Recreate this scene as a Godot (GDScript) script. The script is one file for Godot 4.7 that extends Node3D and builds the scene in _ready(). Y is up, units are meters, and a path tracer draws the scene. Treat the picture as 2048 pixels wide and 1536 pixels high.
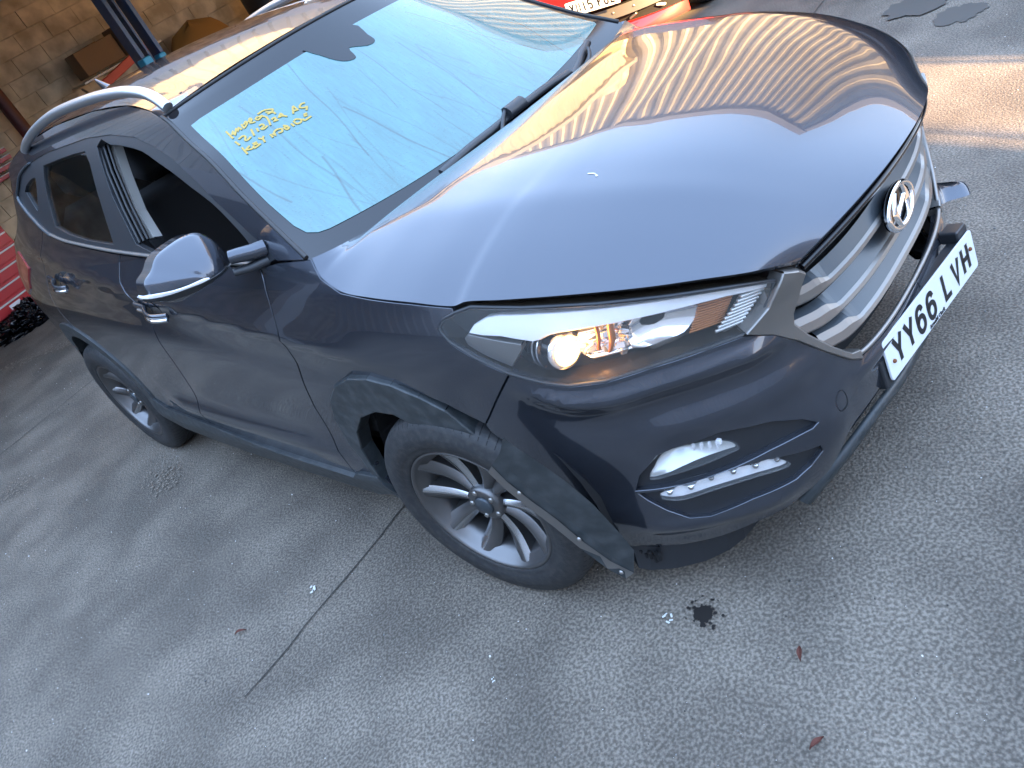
extends Node3D
# A crashed grey SUV in a workshop yard. World: +x is the way the car faces, y up, +z the side nearest the camera.

const TILT := 0.055
const X0 := -0.30
const WEB := 2.9

var M := {}
var names := {}
var rng := RandomNumberGenerator.new()
var wob := FastNoiseLite.new()
var car: Node3D
var pivot := Vector3(0, 0, 0.9)

var BY := PackedFloat32Array([0.12,0.2,0.27,0.36,0.46,0.6,0.75,0.88,0.97,1.06,1.12,1.18,1.25,1.35,1.45,1.56,1.66])
var BZ := PackedFloat32Array([0.8,0.85,0.875,0.893,0.887,0.888,0.897,0.905,0.898,0.872,0.843,0.808,0.776,0.732,0.685,0.622,0.53])
var NY := PackedFloat32Array([0.1,0.2,0.3,0.42,0.52,0.62,0.75,0.82,0.88,0.98,1.1])
var NX := PackedFloat32Array([0.84,0.89,0.92,0.94,0.942,0.925,0.912,0.918,0.932,0.91,0.81])
var TX := PackedFloat32Array([-3.6,-3.3,-3,-2.7,-2.3,-1.8,-1.2,-0.3])
var TZ := PackedFloat32Array([0.74,0.86,0.915,0.945,0.97,0.99,1,1])

# ------------------------------------------------------------------ meshes
class Mb:
	var v := PackedVector3Array()
	var n := PackedVector3Array()
	var uv := PackedVector2Array()
	var col := PackedColorArray()
	var tint := Color.WHITE
	var colored := false
	func put(p: Vector3, nn: Vector3, t := Vector2.ZERO) -> void:
		v.append(p); n.append(nn); uv.append(t)
		if colored: col.append(tint)
	func tri(a: Vector3, b: Vector3, c: Vector3, na: Vector3, nb: Vector3, nc: Vector3, ta := Vector2.ZERO, tb := Vector2.ZERO, tc := Vector2.ZERO) -> void:
		if (b - a).cross(c - a).dot(na + nb + nc) > 0.0:
			put(a, na, ta); put(c, nc, tc); put(b, nb, tb)
		else:
			put(a, na, ta); put(b, nb, tb); put(c, nc, tc)
	func flat(a: Vector3, b: Vector3, c: Vector3, away := Vector3.ZERO) -> void:
		var nn := (b - a).cross(c - a).normalized()
		if away != Vector3.ZERO and nn.dot(away) < 0.0: nn = -nn
		tri(a, b, c, nn, nn, nn)
	func quad(a: Vector3, b: Vector3, c: Vector3, d: Vector3, away: Vector3) -> void:
		var nn := (c - a).cross(d - b).normalized()
		if nn.dot(away) < 0.0: nn = -nn
		tri(a, b, c, nn, nn, nn, Vector2(0, 0), Vector2(1, 0), Vector2(1, 1))
		tri(a, c, d, nn, nn, nn, Vector2(0, 0), Vector2(1, 1), Vector2(0, 1))
	func squad(a: Vector3, b: Vector3, c: Vector3, d: Vector3, na: Vector3, nb: Vector3, nc: Vector3, nd: Vector3, ta := Vector2.ZERO, tb := Vector2.ZERO, tc := Vector2.ZERO, td := Vector2.ZERO) -> void:
		tri(a, b, c, na, nb, nc, ta, tb, tc)
		tri(a, c, d, na, nc, nd, ta, tc, td)
	func mesh() -> ArrayMesh:
		var a := []
		a.resize(Mesh.ARRAY_MAX)
		a[Mesh.ARRAY_VERTEX] = v; a[Mesh.ARRAY_NORMAL] = n; a[Mesh.ARRAY_TEX_UV] = uv
		if colored: a[Mesh.ARRAY_COLOR] = col
		var m := ArrayMesh.new()
		m.add_surface_from_arrays(Mesh.PRIMITIVE_TRIANGLES, a)
		return m

func obj(called: String, mb: Mb, m: Material, parent: Node = null, label := "") -> MeshInstance3D:
	var o := MeshInstance3D.new()
	o.name = called
	o.mesh = mb.mesh()
	o.material_override = m
	if label: o.set_meta("label", label)
	add_named(o, called, parent)
	return o

func add_named(o: Node3D, called: String, parent: Node) -> void:
	var p: Node = parent if parent else self
	var key := str(p.get_instance_id()) + called
	var k: int = names.get(key, 0)
	names[key] = k + 1
	o.name = called if k == 0 else "%s_%03d" % [called, k]
	p.add_child(o, true)

func thing(called: String, label: String, category: String, at := Vector3.ZERO, turn := 0.0, group := "") -> Node3D:
	var o := Node3D.new()
	add_named(o, called, null)
	o.position = at
	o.rotation.y = turn
	tag(o, label, category, group)
	return o

func tag(o: Node, label: String, category: String, group := "") -> void:
	o.set_meta("label", label); o.set_meta("category", category)
	if group: o.set_meta("group", group)

func struct(called: String, mb: Mb, m: Material, label := "") -> MeshInstance3D:
	var o := obj(called, mb, m, null, label)
	o.set_meta("kind", "structure")
	return o

func box(mb: Mb, c: Vector3, s: Vector3, bev := 0.0, b := Basis.IDENTITY) -> void:
	var h := s * 0.5
	if bev <= 0.0:
		for ax in 3:
			for sg in [-1.0, 1.0]:
				var nn := Vector3.ZERO; nn[ax] = sg
				var u := Vector3.ZERO; u[(ax + 1) % 3] = h[(ax + 1) % 3]
				var w := Vector3.ZERO; w[(ax + 2) % 3] = h[(ax + 2) % 3]
				var o := nn * h[ax]
				mb.quad(c + b * (o - u - w), c + b * (o + u - w), c + b * (o + u + w), c + b * (o - u + w), b * nn)
		return
	var e := minf(bev, minf(h.x, minf(h.y, h.z)) * 0.98)
	for ax in 3:
		var a1 := (ax + 1) % 3
		var a2 := (ax + 2) % 3
		for sg in [-1.0, 1.0]:
			var nn := Vector3.ZERO; nn[ax] = sg
			var u := Vector3.ZERO; u[a1] = h[a1] - e
			var w := Vector3.ZERO; w[a2] = h[a2] - e
			var o := nn * h[ax]
			mb.quad(c + b * (o - u - w), c + b * (o + u - w), c + b * (o + u + w), c + b * (o - u + w), b * nn)
			for sh in [-1.0, 1.0]:  # the edge between faces ax and a1
				var n2 := Vector3.ZERO; n2[a1] = sh
				var p := Vector3.ZERO; p[ax] = sg * h[ax]; p[a1] = sh * (h[a1] - e)
				var q := Vector3.ZERO; q[ax] = sg * (h[ax] - e); q[a1] = sh * h[a1]
				mb.squad(c + b * (p - w), c + b * (p + w), c + b * (q + w), c + b * (q - w), b * nn, b * nn, b * n2, b * n2)
	for sx: float in [-1.0, 1.0]:
		for sy in [-1.0, 1.0]:
			for sz in [-1.0, 1.0]:
				mb.tri(c + b * Vector3(sx * h.x, sy * (h.y - e), sz * (h.z - e)), c + b * Vector3(sx * (h.x - e), sy * h.y, sz * (h.z - e)), c + b * Vector3(sx * (h.x - e), sy * (h.y - e), sz * h.z), b * Vector3(sx, 0, 0), b * Vector3(0, sy, 0), b * Vector3(0, 0, sz))

func tube(mb: Mb, pts: PackedVector3Array, r: float, sides := 10, r2 := -1.0, squash := 1.0, up := Vector3.UP) -> void:
	var rings := []
	for i in pts.size():
		var d := (pts[mini(i + 1, pts.size() - 1)] - pts[maxi(i - 1, 0)]).normalized()
		var u := up
		if absf(u.dot(d)) > 0.95: u = Vector3(0.31, 0.2, 0.92)
		var s := d.cross(u).normalized()
		var w := s.cross(d)
		var rr := r if r2 < 0.0 else lerpf(r, r2, float(i) / (pts.size() - 1))
		var ring := []
		for k in sides:
			var a := TAU * k / sides
			var nn := (s * cos(a) + w * sin(a))
			ring.append([pts[i] + s * cos(a) * rr + w * sin(a) * rr * squash, nn])
		rings.append(ring)
	for i in pts.size() - 1:
		for k in sides:
			var a = rings[i][k]; var b = rings[i][(k + 1) % sides]; var c = rings[i + 1][(k + 1) % sides]; var d = rings[i + 1][k]
			mb.squad(a[0], b[0], c[0], d[0], a[1], b[1], c[1], d[1])
	for e in [0, pts.size() - 1]:
		var away: Vector3 = (pts[0] - pts[1]) if e == 0 else (pts[e] - pts[e - 1])
		for k in range(1, sides - 1):
			mb.flat(rings[e][0][0], rings[e][k][0], rings[e][k + 1][0], away)

# profile: (radius, height along axis); turned about the axis of b.y
func lathe(mb: Mb, prof: PackedVector2Array, at: Vector3, b: Basis, seg := 48, sharp := 0.5) -> void:
	for i in prof.size() - 1:
		var p := prof[i]; var q := prof[i + 1]
		var d := (q - p)
		if d.length() < 1e-6: continue
		var nn := Vector2(d.y, -d.x).normalized()
		var np := nn; var nq := nn
		if i > 0:
			var d0 := (p - prof[i - 1]); var n0 := Vector2(d0.y, -d0.x).normalized()
			if n0.dot(nn) > sharp: np = (n0 + nn).normalized()
		if i < prof.size() - 2:
			var d1 := (prof[i + 2] - q); var n1 := Vector2(d1.y, -d1.x).normalized()
			if n1.dot(nn) > sharp: nq = (n1 + nn).normalized()
		for k in seg:
			var a0 := TAU * k / seg; var a1 := TAU * (k + 1) / seg
			var c0 := Vector3(cos(a0), 0, sin(a0)); var c1 := Vector3(cos(a1), 0, sin(a1))
			var Y := Vector3.UP
			mb.squad(at + b * (c0 * p.x + Y * p.y), at + b * (c1 * p.x + Y * p.y), at + b * (c1 * q.x + Y * q.y), at + b * (c0 * q.x + Y * q.y),
				b * (c0 * np.x + Y * np.y), b * (c1 * np.x + Y * np.y), b * (c1 * nq.x + Y * nq.y), b * (c0 * nq.x + Y * nq.y),
				Vector2(float(k) / seg, p.y), Vector2(float(k + 1) / seg, p.y), Vector2(float(k + 1) / seg, q.y), Vector2(float(k) / seg, q.y))

func P2(a: Array) -> PackedVector2Array:
	var o := PackedVector2Array()
	for i in a.size() / 2: o.append(Vector2(a[2 * i], a[2 * i + 1]))
	return o

func P3(a: Array) -> PackedVector3Array:
	var o := PackedVector3Array()
	for i in a.size() / 3: o.append(Vector3(a[3 * i], a[3 * i + 1], a[3 * i + 2]))
	return o

func itp(xs: PackedFloat32Array, ys: PackedFloat32Array, v: float) -> float:
	var n := xs.size()
	if v <= xs[0]: return ys[0] + (v - xs[0]) * (ys[1] - ys[0]) / (xs[1] - xs[0])
	if v >= xs[n - 1]: return ys[n - 1] + (v - xs[n - 1]) * (ys[n - 1] - ys[n - 2]) / (xs[n - 1] - xs[n - 2])
	var i := xs.bsearch(v) - 1
	if i < 0: i = 0
	var h := xs[i + 1] - xs[i]
	var t := (v - xs[i]) / h
	var s0 := (ys[i + 1] - ys[i]) / h if i == 0 else (ys[i + 1] - ys[i - 1]) / (xs[i + 1] - xs[i - 1])
	var s1 := (ys[i + 1] - ys[i]) / h if i == n - 2 else (ys[i + 2] - ys[i]) / (xs[i + 2] - xs[i])
	var t2 := t * t; var t3 := t2 * t
	return (2 * t3 - 3 * t2 + 1) * ys[i] + (t3 - 2 * t2 + t) * h * s0 + (3 * t2 - 2 * t3) * ys[i + 1] + (t3 - t2) * h * s1

func bump(v: float, c: float, w: float) -> float:
	var t := (v - c) / w
	return exp(-t * t)

# ------------------------------------------------------------------ the car's skin: u runs along the flank to the nose, y is height, off is how far inside
func skin(u: float, y: float, off := 0.0, side := 1.0) -> Vector3:
	if u <= 0.0:
		var x := X0 + u
		var t := itp(TX, TZ, x) if x < X0 else 1.0
		return Vector3(x, y, side * (itp(BY, BZ, y) * t - off))
	var psi := PI / 2 - u
	var a := itp(NY, NX, y) - X0 - off
	var bb := itp(BY, BZ, y) - off
	var c := cos(psi); var s := sin(psi)
	var r := pow(pow(absf(c) / a, WEB) + pow(absf(s) / bb, WEB), -1.0 / WEB)
	return Vector3(X0 + r * c, y, side * r * s)

func flank_off(u: float, y: float) -> float:  # creases and scoops of doors and wings; outward is negative
	var q := y - (0.922 - 0.117 * u)
	var fade := smoothstep(0.42, 0.0, u) * smoothstep(-2.75, -2.3, u)
	var d := (0.011 * bump(q, 0.0, 0.055) if q > 0.0 else 0.011 * bump(q, 0.0, 0.02) - 0.009 * (bump(q, -0.10, 0.06) - bump(0.0, -0.10, 0.06)) )
	var low := 0.022 * bump(y, 0.445 - 0.02 * u, 0.05) * smoothstep(-0.2, -0.5, u) * smoothstep(-1.75, -1.45, u)
	return -(d * fade + low)

# panel: fills a polygon of (u, v) on the surface f with a fine grid cut along the outline, and turns its edge inwards
func panel(mb: Mb, poly_in: PackedVector2Array, f: Callable, cell: float, out_sign: float, depth := 0.012, gap := 0.0, cham := 0.0025, noflange := 99.0, holes: Array = []) -> void:
	var polys := [poly_in]
	if gap > 0.0: polys = Geometry2D.offset_polygon(poly_in, -gap, Geometry2D.JOIN_MITER)
	for poly: PackedVector2Array in polys:
		if Geometry2D.is_polygon_clockwise(poly): poly.reverse()
		var lo := poly[0]; var hi := poly[0]
		for p in poly:
			lo = lo.min(p); hi = hi.max(p)
		var nu := maxi(1, ceili((hi.x - lo.x) / cell)); var nv := maxi(1, ceili((hi.y - lo.y) / cell))
		var du := (hi.x - lo.x) / nu; var dv := (hi.y - lo.y) / nv
		var cache := {}
		var at := func(p: Vector2) -> Array:
			var key := Vector2i(roundi(p.x * 20000), roundi(p.y * 20000))
			if cache.has(key): return cache[key]
			var e := 0.002
			var P: Vector3 = f.call(p.x, p.y)
			var A: Vector3 = f.call(p.x + e, p.y); var B: Vector3 = f.call(p.x, p.y + e)
			var A2: Vector3 = f.call(p.x - e, p.y); var B2: Vector3 = f.call(p.x, p.y - e)
			var N := (A - A2).cross(B - B2).normalized() * out_sign
			var r := [P, N]
			cache[key] = r
			return r
		var inside := PackedByteArray()
		inside.resize((nu + 1) * (nv + 1))
		for j in nv + 1:
			for i in nu + 1:
				var q := lo + Vector2((i + 0.5) * du, (j + 0.5) * dv)
				var yes := Geometry2D.is_point_in_polygon(q, poly)
				for h: PackedVector2Array in holes: yes = yes and not Geometry2D.is_point_in_polygon(q, h)
				inside[j * (nu + 1) + i] = 1 if yes else 0
		# cells crossed by the outline
		var crossed := {}
		for ring: PackedVector2Array in [poly] + holes:
			for k in ring.size():
				var a := ring[k]; var b := ring[(k + 1) % ring.size()]
				var steps := maxi(1, ceili((b - a).length() / (minf(du, dv) * 0.08)))
				for t in steps + 1:
					var p := a.lerp(b, float(t) / steps)
					for ox in [-1e-5, 1e-5]:
						for oy in [-1e-5, 1e-5]:
							crossed[Vector2i(clampi(floori((p.x + ox - lo.x) / du), 0, nu - 1), clampi(floori((p.y + oy - lo.y) / dv), 0, nv - 1))] = true
		for j in nv:
			for i in nu:
				var c00 := lo + Vector2(i * du, j * dv); var c11 := c00 + Vector2(du, dv)
				var quadp := PackedVector2Array([c00, Vector2(c11.x, c00.y), c11, Vector2(c00.x, c11.y)])
				if not crossed.has(Vector2i(i, j)):
					if inside[j * (nu + 1) + i] == 0: continue
					var A = at.call(quadp[0]); var B = at.call(quadp[1]); var C = at.call(quadp[2]); var E = at.call(quadp[3])
					mb.squad(A[0], B[0], C[0], E[0], A[1], B[1], C[1], E[1], quadp[0], quadp[1], quadp[2], quadp[3])
					continue
				var pieces := Geometry2D.intersect_polygons(quadp, poly)
				for h: PackedVector2Array in holes:
					var left: Array[PackedVector2Array] = []
					for q: PackedVector2Array in pieces: left.append_array(Geometry2D.clip_polygons(q, h))
					pieces = left
				for piece: PackedVector2Array in pieces:
					var clean := PackedVector2Array()
					for q in piece:
						if clean.is_empty() or q.distance_to(clean[clean.size() - 1]) > 1e-5: clean.append(q)
					while clean.size() > 2 and clean[0].distance_to(clean[clean.size() - 1]) <= 1e-5: clean.remove_at(clean.size() - 1)
					if clean.size() < 3: continue
					piece = clean
					var ids := Geometry2D.triangulate_polygon(piece)
					if ids.is_empty():
						for t in range(1, piece.size() - 1): ids.append_array(PackedInt32Array([0, t, t + 1]))
					for t in ids.size() / 3:
						var a := piece[ids[3 * t]]; var b := piece[ids[3 * t + 1]]; var c := piece[ids[3 * t + 2]]
						if absf((b - a).cross(c - a)) < 1e-9: continue
						var A = at.call(a); var B = at.call(b); var C = at.call(c)
						mb.tri(A[0], B[0], C[0], A[1], B[1], C[1], a, b, c)
		if depth <= 0.0: continue
		for ring: PackedVector2Array in [poly] + holes:
			if ring != poly and Geometry2D.is_polygon_clockwise(ring) == false: ring = rev(ring)
			for k in ring.size():
				var a := ring[k]; var b := ring[(k + 1) % ring.size()]
				if a.x > noflange and b.x > noflange: continue
				var steps := maxi(1, ceili((b - a).length() / cell))
				for t in steps:
					var A = at.call(a.lerp(b, float(t) / steps)); var B = at.call(a.lerp(b, float(t + 1) / steps))
					var along_: Vector3 = (B[0] - A[0])
					if along_.length() < 1e-6: continue
					var o: Vector3 = along_.cross(A[1]).normalized() * out_sign
					var pa: Vector3 = A[0] + o * cham - A[1] * cham; var pb: Vector3 = B[0] + o * cham - B[1] * cham
					var na: Vector3 = (A[1] + o).normalized(); var nb: Vector3 = (B[1] + o).normalized()
					mb.squad(A[0], B[0], pb, pa, na, nb, o, o)
					mb.squad(pa, pb, pb - B[1] * depth, pa - A[1] * depth, o, o, o, o)

func smooth_poly(p: PackedVector2Array, closed := true, k := 3) -> PackedVector2Array:
	var o := PackedVector2Array()
	var n := p.size()
	for i in (n if closed else n - 1):
		var p0 := p[(i - 1 + n) % n] if closed else p[maxi(i - 1, 0)]
		var p3 := p[(i + 2) % n] if closed else p[mini(i + 2, n - 1)]
		for t in k:
			o.append(p[i].cubic_interpolate(p[(i + 1) % n], p0, p3, float(t) / k))
	if not closed: o.append(p[n - 1])
	return o

func mat(called: String, lin: Color, rough := 0.6, metal := 0.0, coat := 0.0, coat_rough := 0.03) -> StandardMaterial3D:
	var m := StandardMaterial3D.new()
	m.resource_name = called
	m.albedo_color = lin.linear_to_srgb()
	m.roughness = rough
	m.metallic = metal
	if coat > 0.0:
		m.clearcoat_enabled = true; m.clearcoat = coat; m.clearcoat_roughness = coat_rough
	M[called] = m
	return m

func noise_tex(size: int, freq: float, octaves: int, lo: Color, hi: Color, sd: int, a := 0.0, b := 1.0, kind := FastNoiseLite.TYPE_SIMPLEX_SMOOTH) -> NoiseTexture2D:
	var nz := FastNoiseLite.new()
	nz.seed = sd; nz.frequency = freq; nz.fractal_octaves = octaves; nz.noise_type = kind
	var t := NoiseTexture2D.new()
	t.width = size; t.height = size; t.seamless = true; t.noise = nz
	var g := Gradient.new()
	g.set_color(0, lo); g.set_color(1, hi); g.set_offset(0, a); g.set_offset(1, b)
	t.color_ramp = g
	return t

func glass(called: String, alpha: float, lin: Color) -> StandardMaterial3D:
	var m := mat(called, lin, 0.02)
	m.transparency = BaseMaterial3D.TRANSPARENCY_ALPHA
	m.albedo_color.a = alpha
	return m

func materials() -> void:
	mat("paint", Color(0.070, 0.078, 0.096), 0.22, 0.70, 1.0, 0.008)
	M.paint.metallic_specular = 0.25
	mat("black_gloss", Color(0.006, 0.006, 0.008), 0.08)
	mat("black_plastic", Color(0.018, 0.020, 0.024), 0.42)
	mat("trim_plastic", Color(0.030, 0.034, 0.040), 0.38)
	mat("dark", Color(0.006, 0.006, 0.007), 0.8)
	mat("rubber", Color(0.018, 0.018, 0.020), 0.62)
	mat("seal", Color(0.012, 0.012, 0.013), 0.5)
	mat("chrome", Color(0.86, 0.87, 0.88), 0.05, 1.0)
	mat("satin", Color(0.27, 0.255, 0.24), 0.42, 0.85)
	mat("satin_dark", Color(0.23, 0.22, 0.21), 0.42, 0.8)
	mat("gunmetal", Color(0.075, 0.09, 0.105), 0.38, 0.5)
	mat("silver_rail", Color(0.50, 0.52, 0.54), 0.32, 0.85)
	mat("alloy_dark", Color(0.16, 0.158, 0.16), 0.36, 0.85)
	mat("alloy_bright", Color(0.50, 0.52, 0.55), 0.24, 1.0)
	mat("lamp_chrome", Color(0.92, 0.92, 0.93), 0.12, 0.85)
	mat("lamp_white", Color(0.88, 0.89, 0.92), 0.25, 0.15)
	mat("disc", Color(0.05, 0.045, 0.04), 0.45, 0.6)
	mat("fog_back", Color(0.62, 0.64, 0.64), 0.3, 0.6)
	mat("lamp_floor", Color(0.09, 0.07, 0.052), 0.25, 0.7)
	mat("amber", Color(0.42, 0.16, 0.05), 0.25, 0.3)
	mat("plate_white", Color(0.72, 0.75, 0.78), 0.35, 0.0, 0.5, 0.1)
	mat("plate_ink", Color(0.012, 0.012, 0.013), 0.4)
	mat("rust", Color(0.20, 0.07, 0.025), 0.8)
	mat("marker", Color(0.40, 0.27, 0.045), 0.55)
	mat("red_paint", Color(0.42, 0.012, 0.014), 0.4, 0.1, 1.0, 0.04)
	mat("red_enamel", Color(0.38, 0.015, 0.02), 0.35, 0.0, 0.6, 0.1)
	mat("steel", Color(0.34, 0.33, 0.31), 0.38, 0.8)
	mat("blue_steel", Color(0.004, 0.06, 0.17), 0.4, 0.0, 0.3, 0.2)
	mat("cyan_pad", Color(0.05, 0.42, 0.70), 0.5)
	mat("orange", Color(0.50, 0.055, 0.015), 0.5)
	mat("cardboard", Color(0.20, 0.12, 0.06), 0.85)
	mat("ochre", Color(0.22, 0.11, 0.022), 0.85)
	mat("dark_red", Color(0.07, 0.012, 0.012), 0.5)
	mat("seat", Color(0.018, 0.018, 0.02), 0.85)
	mat("grey_trim", Color(0.34, 0.33, 0.31), 0.7)
	mat("hi_vis", Color(0.48, 0.62, 0.03), 0.75)
	mat("white_plastic", Color(0.55, 0.55, 0.53), 0.5)
	mat("bulb", Color(1.0, 0.9, 0.7), 0.2)
	M.bulb.emission_enabled = true; M.bulb.emission = Color(1.0, 0.80, 0.42); M.bulb.emission_energy_multiplier = 0.28
	mat("tail_red", Color(0.28, 0.01, 0.012), 0.1, 0.0, 1.0, 0.02)
	mat("leaf", Color(0.10, 0.03, 0.02), 0.8)
	mat("chip", Color(0.62, 0.64, 0.62), 0.4)
	mat("dropping", Color(0.75, 0.76, 0.74), 0.7)
	glass("window", 0.10, Color(0.02, 0.03, 0.03))
	glass("rooflight", 0.6, Color(0.5, 0.5, 0.48))
	glass("clear", 0.06, Color(0.6, 0.65, 0.68))
	# brushed grime on rubber and trim
	M.rubber.heightmap_enabled = true
	M.rubber.heightmap_scale = 0.05
	M.rubber.heightmap_texture = noise_tex(512, 0.05, 4, Color.BLACK, Color.WHITE, 5)
	M.rubber.uv1_triplanar = true; M.rubber.uv1_scale = Vector3.ONE * 6.0
	M.rubber.albedo_color = Color.WHITE
	M.rubber.albedo_texture = noise_tex(512, 0.012, 5, Color(0.14, 0.145, 0.155), Color(0.23, 0.225, 0.22), 15, 0.35, 0.9)
	M.trim_plastic.uv1_triplanar = true; M.trim_plastic.uv1_scale = Vector3.ONE * 3.0
	M.trim_plastic.albedo_color = Color.WHITE
	M.trim_plastic.albedo_texture = noise_tex(512, 0.01, 5, Color(0.17, 0.19, 0.20), Color(0.25, 0.265, 0.275), 17, 0.3, 0.8)
	M.trim_plastic.roughness_texture = noise_tex(256, 0.03, 4, Color(0.7, 0.7, 0.7), Color(1, 1, 1), 18)
	M.trim_plastic.roughness = 0.5
	# paint: thin film of dust in the roughness of the base, clear coat above stays sharp
	M.paint.uv1_triplanar = true; M.paint.uv1_scale = Vector3.ONE * 1.3
	M.paint.roughness_texture = noise_tex(512, 0.02, 4, Color(0.8, 0.8, 0.8), Color(1, 1, 1), 31)
	M.paint.albedo_texture = noise_tex(512, 0.4, 2, Color(0.90, 0.90, 0.92), Color(1, 1, 1), 32)
	var wallpaint := mat("block_wall", Color.WHITE, 0.85)
	wallpaint.uv1_triplanar = true; wallpaint.uv1_world_triplanar = true; wallpaint.uv1_scale = Vector3.ONE * 0.35
	wallpaint.albedo_texture = noise_tex(1024, 0.006, 6, Color(0.66, 0.60, 0.50), Color(0.86, 0.80, 0.69), 41, 0.2, 0.8)
	var clad := mat("cladding", Color(0.27, 0.265, 0.245), 0.5, 0.0)
	clad.uv1_triplanar = true; clad.uv1_world_triplanar = true; clad.uv1_scale = Vector3.ONE * 0.2
	clad.albedo_texture = noise_tex(512, 0.01, 5, Color(0.88, 0.87, 0.86), Color(1, 1, 1), 43, 0.2, 0.7)
	mat("cladding_grey", Color(0.50, 0.50, 0.50), 0.5)
	mat("cladding_trim", Color(0.22, 0.22, 0.23), 0.5)

# ------------------------------------------------------------------ start
func _ready() -> void:
	rng.seed = 7
	wob.seed = 3; wob.frequency = 1.0; wob.fractal_octaves = 2
	var Q := Basis(Vector3.RIGHT, -TILT)
	var r := [0.726450,-0.378924,-0.573313,-0.093128,0.772273,-0.628428,0.680880,0.509913,0.525729]
	var cp := [1.53543,1.71272,1.76473]
	var cam := Camera3D.new()
	cam.name = "camera"
	cam.fov = 53.5510
	cam.near = 0.05; cam.far = 400.0
	var cb := Basis(Vector3(r[0], r[1], r[2]), Vector3(r[3], r[4], r[5]), Vector3(r[6], r[7], r[8])).orthonormalized()
	cam.transform = Transform3D(Q * cb, pivot + Q * (Vector3(cp[0], cp[1], cp[2]) - pivot))
	add_child(cam)
	cam.current = true
	var we := WorldEnvironment.new()
	we.name = "environment"
	var env := Environment.new()
	env.background_mode = Environment.BG_SKY
	var sm := ProceduralSkyMaterial.new()
	sm.sky_top_color = Color(0.56, 0.66, 0.80)
	sm.sky_horizon_color = Color(0.82, 0.85, 0.89)
	sm.sky_curve = 0.16
	sm.ground_bottom_color = Color(0.2, 0.19, 0.18); sm.ground_horizon_color = Color(0.5, 0.52, 0.55)
	sm.sky_energy_multiplier = 0.88
	var sky := Sky.new(); sky.sky_material = sm
	env.sky = sky
	env.tonemap_mode = Environment.TONE_MAPPER_LINEAR
	env.tonemap_exposure = 11.0
	env.sdfgi_enabled = true; env.ssao_enabled = true; env.ssil_enabled = true
	we.environment = env
	add_child(we)
	var sun := DirectionalLight3D.new()
	sun.name = "sun"
	sun.light_energy = 1.6
	sun.light_color = Color(1.0, 0.80, 0.54)
	sun.light_angular_distance = 0.5
	sun.shadow_enabled = true
	var sdir := Vector3(0.93, 0.285, 0.36).normalized()   # towards the sun
	sun.transform = Transform3D(Basis.looking_at(-sdir, Vector3.UP), Vector3(0, 10, 0))
	add_child(sun)
	materials()
	build_ground()
	build_buildings()
	build_car()
	build_workshop()
	build_red_car()
	build_dark_van()
	build_litter()

# ------------------------------------------------------------------ ground
func build_ground() -> void:
	var asphalt := mat("asphalt", Color.WHITE, 0.9)
	asphalt.uv1_triplanar = true; asphalt.uv1_world_triplanar = true; asphalt.uv1_scale = Vector3.ONE * 0.31
	asphalt.albedo_texture = noise_tex(2048, 0.0028, 8, Color(0.43, 0.40, 0.365), Color(0.54, 0.505, 0.46), 61, 0.2, 0.8)
	asphalt.detail_enabled = true
	asphalt.detail_blend_mode = BaseMaterial3D.BLEND_MODE_MUL
	asphalt.detail_albedo = noise_tex(2048, 0.13, 5, Color(0.66, 0.655, 0.65), Color(1.0, 1.0, 1.0), 62, 0.25, 0.75)
	asphalt.uv2_triplanar = true; asphalt.uv2_world_triplanar = true; asphalt.uv2_scale = Vector3.ONE * 0.83
	asphalt.heightmap_enabled = true
	asphalt.heightmap_scale = 0.32
	asphalt.heightmap_texture = noise_tex(2048, 0.17, 5, Color.BLACK, Color.WHITE, 63)
	var mb := Mb.new()
	var S := 90.0
	mb.squad(Vector3(-S, 0, -S), Vector3(S, 0, -S), Vector3(S, 0, S), Vector3(-S, 0, S), Vector3.UP, Vector3.UP, Vector3.UP, Vector3.UP)
	struct("ground", mb, asphalt, "grey worn concrete and asphalt yard")
	mat("joint", Color(0.035, 0.031, 0.027), 0.9)
	# saw-cut joints
	for jx in [-4.62, -0.72]:
		var j := Mb.new()
		var z0 := -9.0
		while z0 < (1.55 if jx > -1.0 else 8.0):
			var a: float = jx + 0.012 * wob.get_noise_2d(z0 * 3.0, jx * 9.0); var b: float = jx + 0.012 * wob.get_noise_2d((z0 + 0.1) * 3.0, jx * 9.0)
			var wa: float = 0.0022 + 0.004 * absf(wob.get_noise_2d(z0 * 17.0, jx)); var wb: float = 0.0022 + 0.004 * absf(wob.get_noise_2d((z0 + 0.1) * 17.0, jx))
			j.squad(Vector3(a - wa, 0.004, z0), Vector3(a + wa, 0.004, z0), Vector3(b + wb, 0.004, z0 + 0.1), Vector3(b - wb, 0.004, z0 + 0.1), Vector3.UP, Vector3.UP, Vector3.UP, Vector3.UP)
			z0 += 0.1
		struct("pavement_joint", j, M.joint)

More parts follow.
